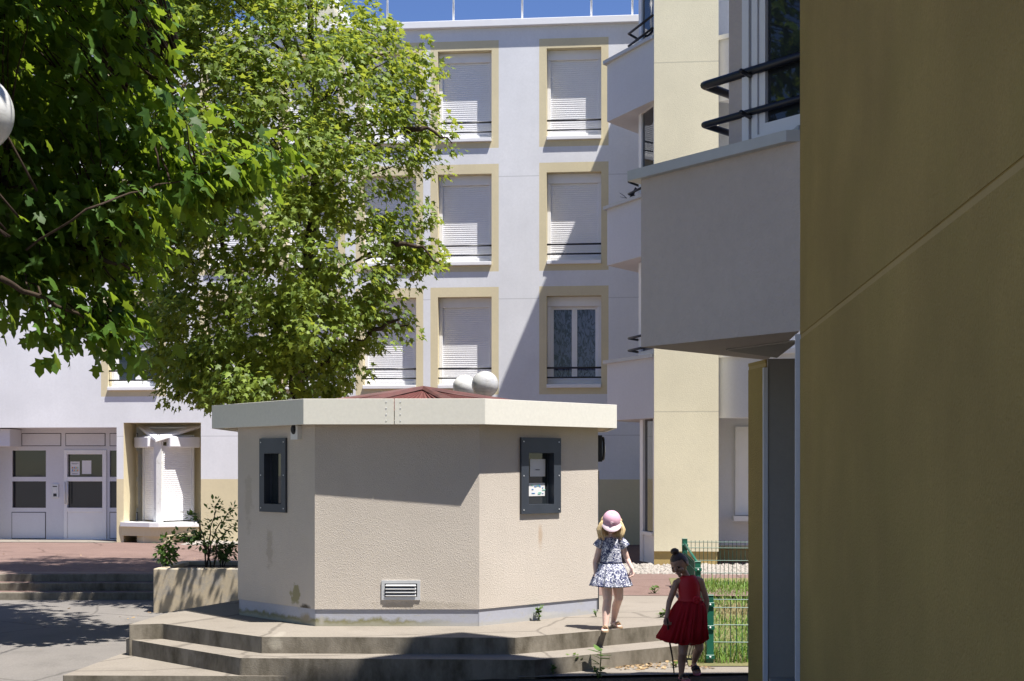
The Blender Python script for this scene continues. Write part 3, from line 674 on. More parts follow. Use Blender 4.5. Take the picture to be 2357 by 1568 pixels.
m_ = MB(); zt = 5.0
m_.obox(A2, d2, n2, .0, .13, -.0, .1, 3.73, zt, 0); m_.obox(A2, d2, n2, .13, .19, -.012, .1, 3.73, zt, 1)
m_.obox(A2, d2, n2, .19, .208, .03, .1, 3.73, zt, 2)
for q0, q1, h0, h1 in ((.21, .26, 3.73, zt), (.26, .9, 3.73, 3.80)): m_.obox(A2, d2, n2, q0, q1, -.005, .09, h0, h1, 1)
for q0, q1, h0, h1 in ((.265, .318, 3.805, zt), (.318, .9, 3.805, 3.87)): m_.obox(A2, d2, n2, q0, q1, .01, .08, h0, h1, 1)
dF = (A2-F2); LF = dF.length; dF.normalize(); nF_ = Vector((-dF.y, dF.x, 0)); m_.obox(F2, dF, nF_, 0, LF, 0, .08, 3.73, zt, 0)
wn = part('window', m_, [M['neargrey'], M['pvc'], M['black']], nb)
m_ = MB(); m_.obox(A2, d2, n2, .318, 1.0, .04, .05, 3.87, zt); part('pane', m_, M['glass'], wn)
# unseen upper storeys, outline shaped so their shade falls on the steps
obs = [(612, 1568, None, 11.54), (648, 1517, -.15, None), (825, 1517, -.15, None), (900, 1507, -.15, None), (943, 1467, 0, None), (1062, 1455, 0, None), (1150, 1466, 0, None), (1225, 1515, -.15, None), (1240, 1549, -.29, None), (1712, 1547, -.29, None)]
top = []
for x, y, z, D in obs:
    q = G(x, y, z) if D is None else P(x, y, D)
    c = caster(q, Zn); top.append((c.x, c.y))
top[0] = tuple(caster(P(640, 1568, 11.54), Zn))[:2]
m_ = MB(); m_.prism([tuple(nl(8, -16))[:2], tuple(nl(8, 1))[:2]] + top[::-1] + [tuple(nl(-.3, 0))[:2], tuple(nl(-.3, -16))[:2]], 6.0, Zn)
part('shade_upper_storey', m_, M['nearwall'], nb)
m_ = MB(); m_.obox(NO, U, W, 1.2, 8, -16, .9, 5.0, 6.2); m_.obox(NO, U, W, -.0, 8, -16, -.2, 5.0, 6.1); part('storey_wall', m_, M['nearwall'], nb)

# ------------------------------------------------------------------ kiosk
KA = [(-2.855, 13.63), (-1.905, 12.64), (-.315, 12.64), (.904, 13.75), (.92, 15.2), (-.3, 16.3), (-1.9, 16.3), (-2.87, 15.3)]
FA = [(-3.177, 13.85), (-1.988, 12.47), (-.256, 12.435), (1.097, 13.69), (1.10, 15.2), (-.25, 16.6), (-1.99, 16.6), (-3.18, 15.4)]
ki = thing('kiosk', 'eight sided roughcast kiosk with pale metal fascia and low red roof on the concrete terrace', 'kiosk', (-1.1, 14.4, 0))
K = [Vector((*p, 0)) for p in KA]
faces = [(K[i], K[(i+1) % 8]) for i in range(8)]
mb = MB(); winspec = {}
def pr(A, B, x0, x1, y0, y1):
    d = (B-A).normalized(); xm = (x0+x1)/2
    p0 = onplane(A, d, x0, (y0+y1)/2); p1 = onplane(A, d, x1, (y0+y1)/2)
    z0 = onplane(A, d, xm, y1)[1]; z1 = onplane(A, d, xm, y0)[1]
    return p0[0], p1[0], z0, z1
wl = pr(K[0], K[1], 601, 661, 1009, 1179); wli = pr(K[0], K[1], 612, 651, 1044, 1160)
wr = pr(K[2], K[3], 1196, 1287, 1008, 1182); wri = pr(K[2], K[3], 1213, 1271, 1043, 1161)
vt = pr(K[1], K[2], 878, 967, 1336, 1381)
ZP = .165; ZW = 1.97
for i, (A, B) in enumerate(faces):
    d = (B-A); L = d.length; d.normalize(); nn = Vector((-d.y, d.x, 0))
    hs = []
    if i == 0: hs = [(*wli, .07, 1)]
    if i == 2: hs = [(*wri, .07, 1)]
    facegrid(mb, A, d, nn, 0, L, ZP, ZW, hs)
part('wall', mb, [M['kiosk'], M['slate']], ki)
mb = MB()
for i, (A, B) in enumerate(faces):
    d = (B-A); L = d.length; d.normalize(); nn = Vector((-d.y, d.x, 0))
    facegrid(mb, A + nn*.012, d, nn, 0, L, -.05, ZP, ())
    mb.quad(A+nn*.012+Vector((0, 0, ZP)), A+d*L+nn*.012+Vector((0, 0, ZP)), A+d*L+Vector((0, 0, ZP)), A+Vector((0, 0, ZP)))
part('plinth', mb, M['plinth'], ki)
# moss and bare patch on the plinth corner
A, B = K[1], K[2]; d = (B-A).normalized()
rng = random.Random(3)
def patch(A, d, s0, s1, z0, z1, mat, name, jag=.03, n=26):
    nn = Vector((-d.y, d.x, 0)); m_ = MB(); o = A + nn*-.004 if z1 > ZP else A+nn*.006
    pts = [(s0+(s1-s0)*k/n, z1*(1)-abs(rng.gauss(0, jag))-(jag*2.2 if k in (0, n) else 0)) for k in range(n+1)]
    for (a, za_), (b, zb_) in zip(pts[:-1], pts[1:]):
        q = lambda s, z: Vector((o.x+d.x*s, o.y+d.y*s, z)); m_.quad(q(a, z0), q(b, z0), q(b, max(zb_, z0+.005)), q(a, max(za_, z0+.005)))
    return part(name, m_, mat, ki)
dL = (K[1]-K[0]).normalized(); LL = (K[1]-K[0]).length
def ringbox(A, d, o, i, dep, name, mat, parent):
    nn = Vector((-d.y, d.x, 0)); m_ = MB()
    for q in ((o[0], i[0], o[2], o[3]), (i[1], o[1], o[2], o[3]), (i[0], i[1], o[2], i[2]), (i[0], i[1], i[3], o[3])): m_.obox(A, d, nn, q[0], q[1], -dep, .0, q[2], q[3])
    for sx in (o[0]+.03, o[1]-.03):
        for k in range(3):
            zc = o[2]+.04+(o[3]-o[2]-.08)*k/2; m_.obox(A, d, nn, sx-.006, sx+.006, -dep-.005, -dep, zc-.006, zc+.006, 1)
    return part(name, m_, [mat, M['metal']], parent)
for (A, B, o, i, nm) in ((K[0], K[1], wl, wli, 0), (K[2], K[3], wr, wri, 1)):
    d = (B-A).normalized(); nn = Vector((-d.y, d.x, 0))
    wn = ringbox(A, d, o, i, .025, 'window', M['slate'], ki)
    m_ = MB(); m_.obox(A, d, nn, i[0]-.02, i[1]+.02, .062, .068, i[2]-.02, i[3]+.02); part('pane', m_, M['glass'], wn)
    m_ = MB(); e = .018
    for q in ((i[0], i[0]+e, i[2], i[3]), (i[1]-e, i[1], i[2], i[3])): m_.obox(A, d, nn, q[0], q[1], .052, .062, q[2], q[3])
    part('inner_frame', m_, M['slate'], wn)
def kpaper(x0, x1, y0, y1, label, marks):
    A, B = K[2], K[3]; d = (B-A).normalized(); nn = Vector((-d.y, d.x, 0)); p = pr(A+nn*.06, B+nn*.06, x0, x1, y0, y1); m_ = MB()
    m_.obox(A, d, nn, p[0], p[1], .057, .060, p[2], p[3]); w_, h_ = p[1]-p[0], p[3]-p[2]
    for (a, b, c, e, mi) in marks: m_.obox(A, d, nn, p[0]+w_*a, p[0]+w_*b, .054, .057, p[2]+h_*c, p[2]+h_*e, mi)
    q = A + d*(p[0]+p[1])/2; single('paper_notice', m_, [M['paper'], M['ink'], M['orange'], M['blue'], M['teal']], label, 'notice', (q.x, q.y, (p[2]+p[3])/2))
kpaper(1219, 1254, 1057, 1097, 'plain white sheet with one short printed line, upper one in the kiosk window', [(.36, .62, .36, .41, 1)])
mk = []
for k in range(13): a = rng.random()*.8+.05; c = rng.random()*.75+.08; mk.append((a, a+rng.uniform(.04, .2), c, c+rng.uniform(.03, .1), rng.choice((3, 4, 4, 3))))
kpaper(1213, 1253, 1112, 1142, "child's blue and green drawing taped low in the kiosk window", mk)
A, B = K[1], K[2]; d = (B-A).normalized(); nn = Vector((-d.y, d.x, 0)); m_ = MB()
iv = (vt[0]+.03, vt[1]-.03, vt[2]+.03, vt[3]-.03)
for q in ((vt[0], iv[0], vt[2], vt[3]), (iv[1], vt[1], vt[2], vt[3]), (iv[0], iv[1], vt[2], iv[2]), (iv[0], iv[1], iv[3], vt[3])): m_.obox(A, d, nn, q[0], q[1], -.012, 0, q[2], q[3])
m_.obox(A, d, nn, iv[0], iv[1], -.003, 0, iv[2], iv[3], 1)
vent = part('vent', m_, [M['metal'], M['black']], ki)
for k in range(4):
    z = iv[2] + (iv[3]-iv[2])*(k+.15)/4; h = (iv[3]-iv[2])/4*.62; m_ = MB()
    q = lambda s, dd_, zz: A + d*s - nn*dd_ + Vector((0, 0, zz))
    m_.add([q(iv[0]+.015, .004, z+h), q(iv[1]-.015, .004, z+h), q(iv[1]-.008, .03, z+h*.4), q(iv[0]+.008, .03, z+h*.4), q(iv[1]-.012, .022, z), q(iv[0]+.012, .022, z)], [(0, 3, 2, 1), (3, 5, 4, 2), (0, 5, 3), (1, 2, 4)])
    part('louvre', m_, M['metal'], vent)
# fascia, soffit and roof
ZF0, ZF1 = 1.945, 2.19
Fp = [Vector((*p, 0)) for p in FA]
mb = MB()
for i in range(8):
    A, B = Fp[i], Fp[(i+1) % 8]; d = (B-A); L = d.length; d.normalize(); nn = Vector((-d.y, d.x, 0)); ncuts = [0, L]
    if i == 1: ncuts = [0, L/2-.004, L/2+.004, L]
    for a, b in zip(ncuts[:-1], ncuts[1:]):
        if b-a < .02: continue
        mb.obox(A, d, nn, a+.0, b-.0, 0, .025, ZF0, ZF1)
    for q in (L/2-.075, L/2+.06) if i == 1 else ():
        for k in range(4): mb.obox(A, d, nn, q-.005, q+.005, -.004, 0, ZF0+.03+k*.06, ZF0+.04+k*.06, 1)
bevel(part('fascia', mb, [M['fascia'], M['metal']], ki), .004, 1)
mb = MB(); ins = [((p[0]+1.1)*.985-1.1, (p[1]-14.5)*.985+14.5) for p in FA]
mb.prism(ins, ZF0+.015, ZF0+.035); part('soffit', mb, M['soffit'], ki)
mb = MB(); ra = Vector((-.99, 14.6, 2.425))
for i in range(8):
    A = Fp[i]; B = Fp[(i+1) % 8]; n = 14
    for k in range(n):
        for (t0, t1, h0, h1) in ((0, .35, 0, 0), (.35, .5, 0, .045), (.5, .85, .045, .045), (.85, 1, .045, 0)):
            a = A.lerp(B, (k+t0)/n); b = A.lerp(B, (k+t1)/n)
            a = a.lerp(Vector((ra.x, ra.y, 0)), .25); b = b.lerp(Vector((ra.x, ra.y, 0)), .25)
            mb.add([(a.x, a.y, 2.10+h0), (b.x, b.y, 2.10+h1), (ra.x+(b.x-ra.x)*.02, ra.y+(b.y-ra.y)*.02, ra.z-.03), (ra.x+(a.x-ra.x)*.02, ra.y+(a.y-ra.y)*.02, ra.z-.03)], [(0, 1, 2, 3)])
roof = part('roof', mb, M['roofred'], ki)
mb = MB()
for i in range(8):
    A = Fp[i].lerp(Vector((ra.x, ra.y, 0)), .27); A.z = 2.14
    t = (ra-A).normalized(); sd = t.cross(Vector((0, 0, 1))).normalized()*.11
    mb.add([A-sd, A+Vector((0, 0, .035)), A+sd, ra+sd*.3-Vector((0, 0, .01)), ra+Vector((0, 0, .02)), ra-sd*.3-Vector((0, 0, .01))], [(0, 1, 4, 5), (1, 2, 3, 4)])
part('ridge_cap', mb, M['roofdark'], roof)
# fittings
A, B = K[0], K[1]; d = (B-A).normalized(); nn = Vector((-d.y, d.x, 0)); p = pr(A, B, 678, 694, 980, 1012); m_ = MB()
m_.obox(A, d, nn, p[0], p[1], -.05, 0, p[2], p[3], 0); m_.ell(A+d*((p[0]+p[1])/2)-nn*.055+Vector((0, 0, p[2]+.1)), (.03, .03, .05), m=1, nu=10, nv=8)
part('alarm_box', m_, [M['oldwhite'], M['black']], ki)
m_ = MB(); lc = Vector((.92, 14.0, EYE+42/F*14.0)); m_.ell(lc, (.085, .10, .115), m=0, nu=18, nv=12)
m_.tube([lc+Vector((.055, .115*cos(a), .115*sin(a))) for a in [2*PI*k/24 for k in range(25)]], .014, 8, 1); m_.box(.89, .955, 13.86, 14.14, lc.z-.14, lc.z+.14, 1)
part('wall_lamp', m_, [M['globe'], M['black']], ki)
m_ = MB(); m_.box(.9, .928, 13.95, 14.7, .02, 1.5); part('door', m_, M['slate'], ki)

# globe lamps
def globe_lamp(c, r, label, group=None, zbase=0, mat='globe'):
    t = thing('street_lamp', label, 'lamp', (c.x, c.y, zbase), group); m_ = MB(); m_.ell(c, (r, r, r), nu=40, nv=26); g_ = part('globe', m_, M[mat], t)
    m_ = MB(); m_.tube([(c.x, c.y, c.z-r-.12), (c.x, c.y, c.z-r-.03), (c.x, c.y, c.z-r+.03)], [.05, .07, .09], 14); part('collar', m_, M['black'], t)
    m_ = MB(); m_.tube([(c.x, c.y, zbase), (c.x, c.y, zbase+.5), (c.x, c.y, zbase+.55), (c.x, c.y, c.z-r-.1)], [.06, .06, .04, .035], 12); part('post', m_, M['black'], t)
globe_lamp(P(1116, 885, 17.6), 31*17.6/F, 'silvery globe lamp with a dirty band just above the kiosk roof', 'globe lamps behind the kiosk', 0, 'globesilver')
globe_lamp(P(1069, 890, 18.2), 27*18.2/F, 'dull white globe lamp above the kiosk roof, half behind the silvery one', 'globe lamps behind the kiosk', 0)
globe_lamp(P(-66, 258, 8.6), 93*8.6/F, 'large white globe lamp cut by the left edge before the dark maple', None, -.46)

# planter with shrubs
pa = Vector((-4.52, 16.62, -.31))
pt = thing('planter', 'raised concrete planter with peeling cream paint beside the kiosk', 'planter', tuple(pa))
px0 = P(352, 1400, 16.6).x
mb = MB(); zt = EYE - 234/F*16.6
for (x0, x1, y0, y1) in ((px0, -2.4, 16.6, 16.74), (px0, px0+.14, 16.74, 17.9), (-2.54, -2.4, 16.74, 17.9), (px0, -2.4, 17.9, 18.04)): mb.box(x0, x1, y0, y1, -.36, zt)
bevel(part('wall', mb, M['planter'], pt), .015)
mb = MB(); mb.box(px0+.14, -2.54, 16.74, 17.9, -.3, zt-.05); part('soil', mb, M['soil'], pt)

# ------------------------------------------------------------------ foliage
HALF = [(0, .04), (-.04, .30), (.17, .25), (.42, .60), (.46, .25), (.70, .27), (1.0, 0)]
HALF_S = [(0, .05), (.0, .34), (.2, .24), (.46, .54), (.5, .22), (1.0, 0)]
HALF_R = [(0, 0), (.22, .22), (.55, .27), (.82, .15), (1.0, 0)]
def leaf_template(half):
    up = half if half[0][1] > 0 else half[1:]
    pts = [p for p in up] + [(x, -y) for x, y in reversed(up[:-1])]
    if half[0][1] == 0: pts = [half[0]] + pts
    pts = [(.3, 0)] + pts
    return np.array([(x-.1, y, -.30*y*y*1.2 - .18*x*x - (0.05 if i and abs(y) > .4 else 0)) for i, (x, y) in enumerate(pts)])
def leaves_mesh(cen, tip, nor, size, half):
    T = leaf_template(half); n = len(T); k = len(cen)
    tip = tip/np.linalg.norm(tip, axis=1)[:, None]
    nor = nor - tip*np.sum(nor*tip, 1)[:, None]; nor /= np.linalg.norm(nor, axis=1)[:, None]+1e-9
    lat = np.cross(nor, tip)
    curl = np.random.uniform(.3, 1.6, k)
    V = cen[:, None, :] + size[:, None, None]*(T[None, :, 0:1]*tip[:, None, :] + T[None, :, 1:2]*lat[:, None, :] + (T[None, :, 2:3]*curl[:, None, None])*nor[:, None, :])
    m = n-1; tri = np.array([(0, 1+i, 1+(i+1) % m) for i in range(m)])
    Fa = (tri[None] + (np.arange(k)*n)[:, None, None]).reshape(-1, 3)
    return V.reshape(-1, 3), Fa
def np_obj(name, V, Fa, mat, loc, smooth=True):
    me = bpy.data.meshes.new(name); V = V - np.array(loc)[None]
    nf = len(Fa); k = Fa.shape[1]
    me.vertices.add(len(V)); me.vertices.foreach_set('co', V.astype(np.float32).ravel())
    me.loops.add(nf*k); me.loops.foreach_set('vertex_index', Fa.astype(np.int32).ravel())
    me.polygons.add(nf); me.polygons.foreach_set('loop_start', (np.arange(nf)*k).astype(np.int32)); me.polygons.foreach_set('loop_total', np.full(nf, k, np.int32))
    me.update(calc_edges=True); me.validate(); me.materials.append(mat)
    o = bpy.data.objects.new(name, me); C.objects.link(o); return o
def pxarr(x, y, D): return np.stack([(x-CX)/F*D, D, EYE+(HZ-y)/F*D], 1)
def crown_leaves(cl, per, sig, smin, smax, half, droop, outc, upn=.75):
    """clump centres -> leaves grouped on short sprays inside each clump"""
    k = len(cl); idx = np.repeat(np.arange(k), per)
    R = np.random.normal(size=(len(idx), 3)); rad_ = np.random.uniform(.1, 1, len(idx))**.6
    R /= np.linalg.norm(R, axis=1)[:, None]; sg = (sig*np.random.uniform(.7, 1.35, k))[idx]
    off = R*(rad_*sg)[:, None]*1.7*np.array([1.05, 1.05, .7])
    c = cl[idx] + off
    out = c - outc[None]; out[:, 2] *= .3; out /= np.linalg.norm(out, axis=1)[:, None]+1e-9
    tip = out*.6 + R*.55 + np.array([0, 0, -droop]) + np.random.normal(size=c.shape)*.35
    nor = np.array([0, 0, upn]) + out*.45 + np.random.normal(size=c.shape)*.38
    s = np.random.uniform(smin, smax, len(c))
    return leaves_mesh(c, tip, nor, s, half)
def limb(mb_, pts, r0, r1, n=8, wob=.03, sub=4):
    pts = [Vector(p) for p in pts]; out = []
    for a, b in zip(pts[:-1], pts[1:]):
        for k in range(sub): out.append(a.lerp(b, k/sub) + Vector((random.gauss(0, wob), random.gauss(0, wob), random.gauss(0, wob)))*(1 if (out) else 0))
    out.append(pts[-1]); m_ = len(out)
    mb_.tube(out, [r0+(r1-r0)*(i/(m_-1))**.8 for i in range(m_)], n)
    return out

# --- tree behind the kiosk
tb = np.array([-3.0, 18.45, -.1])
t2 = thing('maple_tree', 'full bright green maple rising behind the kiosk in front of the white block', 'tree', tuple(tb))
ry = [-300, -100, 0, 80, 100, 170, 250, 300, 350, 400, 450, 500, 560, 600, 640, 700, 770, 800, 860, 905, 930]
rx = [580, 690, 800, 900, 955, 985, 970, 1005, 1015, 985, 965, 965, 985, 1000, 930, 905, 920, 860, 810, 770, 640]
lyy = [-300, 0, 400, 600, 700, 800, 850, 900, 930]; lxx = [330, 300, 320, 330, 330, 350, 365, 420, 500]
nc = 900; yy = np.random.uniform(-300, 925, nc); L_ = np.interp(yy, lyy, lxx); R_ = np.interp(yy, ry, rx) - 28
xt = np.random.uniform(0, 1, nc); xt[:130] = 1-np.abs(np.random.normal(0, .03, 130)); xt[130:170] = np.abs(np.random.normal(0, .03, 40)); xx = L_+15+(R_-L_-30)*xt
kp = ~((R_-xx < 105) & (np.random.rand(nc) < .5)); dep = 2.0*np.sqrt(np.clip(1-((xt-.5)*2)**2, .03, 1)); D = 18.5 + np.where(np.random.rand(nc) < .62, -np.abs(np.random.normal(.8, .25, nc)), np.random.uniform(-.6, 1, nc))*dep
clf = pxarr(xx, yy, D)[kp]
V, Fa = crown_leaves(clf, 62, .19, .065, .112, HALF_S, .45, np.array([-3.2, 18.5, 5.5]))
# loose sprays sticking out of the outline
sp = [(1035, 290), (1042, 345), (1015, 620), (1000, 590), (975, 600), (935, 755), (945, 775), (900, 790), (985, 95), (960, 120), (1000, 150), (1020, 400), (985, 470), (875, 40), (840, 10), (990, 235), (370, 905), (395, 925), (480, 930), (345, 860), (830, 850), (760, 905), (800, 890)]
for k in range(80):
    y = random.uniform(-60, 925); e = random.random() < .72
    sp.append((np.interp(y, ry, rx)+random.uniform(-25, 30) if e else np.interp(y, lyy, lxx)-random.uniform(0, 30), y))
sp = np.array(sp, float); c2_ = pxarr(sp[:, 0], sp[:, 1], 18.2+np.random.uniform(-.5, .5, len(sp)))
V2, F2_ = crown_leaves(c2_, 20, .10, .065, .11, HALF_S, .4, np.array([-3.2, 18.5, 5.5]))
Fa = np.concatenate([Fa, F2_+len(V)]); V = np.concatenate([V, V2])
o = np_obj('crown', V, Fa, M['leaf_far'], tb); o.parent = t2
mb = MB()
st1 = limb(mb, [tb, P(690, 960, 18.45), P(690, 880, 18.4), P(705, 700, 18.4), P(735, 450, 18.4), P(720, 150, 18.5), P(700, -150, 18.5)], .17, .03, 10)
st2 = limb(mb, [tb+np.array([-.05, 0, .9]), P(585, 935, 18.5), P(560, 860, 18.6), P(520, 650, 18.7), P(500, 300, 18.8)], .11, .02, 8)
for a, b in ((P(705, 700, 18.4), P(900, 560, 17.6)), (P(690, 880, 18.4), P(850, 770, 17.9)), (P(735, 450, 18.4), P(930, 300, 17.8)), (P(720, 250, 18.5), P(900, 120, 18)), (P(560, 860, 18.6), P(420, 840, 18)), (P(735, 500, 18.4), P(560, 330, 17.6)), (P(700, 750, 18.4), P(800, 600, 19.4)), (P(720, 200, 18.5), P(560, 60, 18)), (P(850, 770, 17.9), P(940, 745, 17.8)), (P(900, 560, 17.6), P(1015, 610, 17.6)), (P(930, 300, 17.8), P(1040, 330, 17.9)), (P(640, 900, 18.4), P(400, 915, 18.0))):
    limb(mb, [a, (a+b)/2+Vector((0, 0, .12)), b], .045, .008, 6, .03)
for q in clf[::3]:
    a = Vector(q); hub = min(st1+st2, key=lambda s: (s-a-Vector((0, 0, -.5))).length); b = a.lerp(hub, .45); limb(mb, [b, a], .012, .004, 4, .02, 2)
part('trunk', mb, M['bark'], t2)

# --- big leaved tree overhanging from the left
tb = np.array([-7.5, 13.3, -.33])
t1 = thing('maple_tree', 'dark large leaved maple overhanging from the left edge, nearest to the camera', 'tree', tuple(tb))
by = [-250, 0, 200, 320, 380, 450, 550, 650, 700, 860]; bx = [350, 375, 410, 490, 590, 520, 420, 330, 290, 280]
bbx = [-250, 0, 60, 110, 170, 210, 300, 330, 350, 400, 450, 520, 600, 700]; bby = [700, 690, 655, 725, 725, 735, 760, 680, 615, 585, 525, 450, 380, 340]
cl = []
def lit_zone(q):
    X = q[0]-HX*(q[2]+.35); Y = q[1]+HY*(q[2]+.35); return X > -6.4 and 10.2 < Y < 14.1
while len(cl) < 520:
    y = random.uniform(-250, 830); x = random.uniform(-420, np.interp(y, by, bx))
    if y > np.interp(x, bbx, bby): continue
    q = P(x, y, random.uniform(11.4, 14.2))
    if lit_zone(q): continue
    cl.append(tuple(q))
for k in range(170):
    y = random.uniform(-60, 620); x = random.uniform(-120, min(330, np.interp(y, by, bx)))
    if y < np.interp(x, bbx, bby)-60: cl.append(tuple(P(x, y, random.uniform(14.0, 15.6))))
for x, y, n_ in ((270, 725, 4), (235, 750, 3), (290, 790, 4), (230, 710, 3), (80, 740, 2), (150, 755, 4), (540, 410, 5), (470, 425, 4), (590, 375, 3), (640, 355, 2), (505, 430, 3), (300, 470, 4), (140, 330, 3), (200, 455, 3), (130, 495, 3), (70, 545, 3), (330, 425, 3), (60, 640, 2), (130, 690, 2)):
    for k in range(n_): cl.append(tuple(P(x+random.gauss(0, 16), y+random.gauss(0, 12), random.uniform(12.9, 13.7))))
for k in range(280):                                     # unseen rest of the crown, extended overhead to shade near wall and leaves
    Y = random.uniform(4.5, 12.5); X = random.uniform(-9.0, -2.4 if Y < 9 else -4.2); z = random.uniform(5.2, 8.6) if X > -6 else random.uniform(3.0, 8.6)
    if z < EYE + 1150/F*Y and X > -.42*Y: z = EYE+1150/F*Y+random.uniform(.1, 1.5)
    if not lit_zone((X, Y, z)): cl.append((X, Y, z))
for k in range(190):  # unseen clumps added so the balcony pane mirrors foliage
    q = (random.uniform(-9.5, -4.6), random.uniform(7.0, 10.8), random.uniform(5.0, 10.0))
    if not lit_zone(q): cl.append(q)
cl = np.array(cl)
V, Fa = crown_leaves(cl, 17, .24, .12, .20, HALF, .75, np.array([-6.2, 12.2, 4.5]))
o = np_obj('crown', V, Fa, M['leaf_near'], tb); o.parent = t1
mb = MB()
fork = Vector((-7.2, 13.4, 2.6))
limb(mb, [tb, fork], .22, .18, 12, .02)
A1 = P(0, 590, 13.9)
main = [limb(mb, [fork, P(-200, 690, 13.8), P(0, 640, 13.8), P(60, 575, 13.7), P(110, 520, 13.6), P(230, 460, 13.4)], .065, .012, 8, .02),
        limb(mb, [P(-60, 660, 13.8), P(60, 600, 14.0), P(150, 560, 14.2), P(250, 600, 13.0), P(300, 620, 13.1)], .06, .012, 8, .02),
        limb(mb, [P(60, 575, 12.2), P(200, 480, 11.7), P(330, 435, 12.8), P(420, 415, 13.0), P(560, 370, 13.1), P(650, 325, 13.1)], .013, .004, 6, .012),
        limb(mb, [fork, P(-150, 500, 12.9), P(0, 430, 13.1), P(60, 390, 14.7), P(150, 250, 14.8), P(260, 60, 14.8)], .09, .015, 8, .02),
        limb(mb, [P(0, 640, 12.3), P(100, 690, 12.7), P(200, 735, 13.0), P(280, 780, 13.1)], .03, .008, 6, .015),
        limb(mb, [P(60, 390, 14.7), P(240, 290, 14.2), P(330, 250, 14.0), P(430, 190, 13.9)], .03, .008, 6, .015),
        limb(mb, [fork, (-6.0, 9.5, 4.6), (-5.2, 8.0, 6.2), (-3.6, 6.8, 7.0)], .10, .02, 8, .05), limb(mb, [fork, (-6.8, 11.8, 5), (-6.9, 11.2, 8.0)], .12, .02, 8, .05)]
allp = [p for m_ in main for p in m_]
for q in cl:
    a = Vector(q); hub = min(allp, key=lambda s: (s-a).length); b = a.lerp(hub, min(.8, .9)); limb(mb, [b, (a+b)/2+Vector((0, 0, .05)), a], .013, .004, 5, .015, 2)
part('trunk', mb, M['bark'], t1)

# --- planter shrubs
def shrub(label, base, stems, per, size, mat, stemr=.012, sig=.07):
    t = thing('shrub', label, 'shrub', tuple(base)); m_ = MB(); cs = []
    for st in stems:
        out = limb(m_, [base+Vector((random.gauss(0, .03), random.gauss(0, .03), 0))]+st, stemr, stemr*.3, 5, .012, 4)
        cs += [tuple(p) for p in out[len(out)//3:]]
    cs = np.array(cs); part('stem', m_, M['bark'], t)
    V, Fa = crown_leaves(cs, per, sig, size*.7, size*1.2, HALF_R, .25, np.array(base)+np.array([0, 0, .2]))
    o_ = np_obj('foliage', V, Fa, mat, base); o_.parent = t; return t
zb_ = zt - .05
def pb(x, D): v = P(x, 1300, D); v.z = zb_; return v
shrub('tall open shrub with arching leafy stems growing in the planter against the kiosk', pb(478, 17.2), [[P(470, 1240, 17.2), P(448, 1190, 17.2), P(430, 1183, 17.2)], [P(485, 1230, 17.2), P(492, 1180, 17.3), P(500, 1158, 17.3)], [P(490, 1230, 17.3), P(520, 1190, 17.4), P(540, 1170, 17.4)], [P(470, 1250, 17.1), P(452, 1225, 17), P(425, 1238, 17)], [P(500, 1240, 17.2), P(530, 1215, 17.2), P(545, 1205, 17.2)], [P(470, 1255, 17.1), P(440, 1240, 17), P(400, 1232, 17)]], 8, .065, M['leaf_weed'], sig=.06)
shrub('small yellow green shrub at the left end of the planter', pb(382, 17.1), [[P(378, 1280, 17), P(372, 1262, 17)], [P(388, 1275, 17), P(395, 1250, 17)], [P(380, 1275, 17.1), P(385, 1240, 17.1)]], 14, .07, M['leaf_weed'], .008, .06)
shrub('low dark shrub in the middle of the planter', pb(510, 17.5), [[P(500, 1275, 17.5), P(492, 1262, 17.5)], [P(515, 1270, 17.5), P(520, 1250, 17.5)], [P(510, 1270, 17.5), P(508, 1252, 17.4)], [P(525, 1275, 17.5), P(540, 1258, 17.5)]], 16, .06, M['leaf_shrub'], .008, .06)

# --- weeds
def weed(label, b, h, wd, nleaf, size, mat=None, broad=False):
    t = thing('weed', label, 'weed', tuple(b)); m_ = MB(); st = []
    for k in range(3 if not broad else 2):
        tipp = b + Vector((random.gauss(0, wd*.35), random.gauss(0, wd*.3), h*random.uniform(.75, 1))); m_.tube([b, (b+tipp)/2+Vector((random.gauss(0, .01), 0, 0)), tipp], [.005, .004, .002], 5); st.append(tipp)
    part('stem', m_, M['leaf_weed'], t)
    k = nleaf; f_ = np.random.uniform(.15, 1, k); ti = np.random.randint(0, len(st), k); bb = np.array(b)
    c = bb[None] + (np.array([tuple(s) for s in st])[ti]-bb[None])*f_[:, None] + np.random.normal(0, wd*.12, (k, 3))*np.array([1, 1, .4])
    an = np.random.uniform(0, 2*PI, k); tip = np.stack([np.cos(an), np.sin(an), np.random.uniform(.1, .9, k)], 1); nor = np.stack([-np.cos(an)*.5, -np.sin(an)*.5, np.full(k, .9)], 1)
    V, Fa = leaves_mesh(c, tip, nor, np.random.uniform(.6, 1.1, k)*size, HALF_R); c_ = V[:, 2] < b.z+.004; V[c_, 2] = b.z+.004
    o_ = np_obj('foliage', V, Fa, mat or M['leaf_weed'], b); o_.parent = t
weed('upright green weed growing at the foot of the kiosk plinth', Vector((.273, 13.10, 0)), .17, .06, 26, .07)
weed('broad leaved weed growing against the lower step, right of the yellowish one', G(1380, 1545, -.285), .22, .08, 12, .14, None, True)
weed('yellowish bushy weed on the paving before the lower step', G(1322, 1543, -.285), .16, .10, 46, .05, M['grass'])
weed('thin dark weed at the shade edge left of the yellowish weed', G(1273, 1552, -.285), .11, .05, 14, .06)
weed('low spreading weed in the shade below the broad leaved weed', G(1376, 1562, -.30), .11, .12, 30, .05)
weed('small weed on the terrace edge beside the red dress', G(1519, 1421, 0.0), .07, .11, 22, .07)
weed('pair of small weed sprigs where the red path meets the terrace', G(1506, 1366, 0.004), .10, .16, 20, .06)
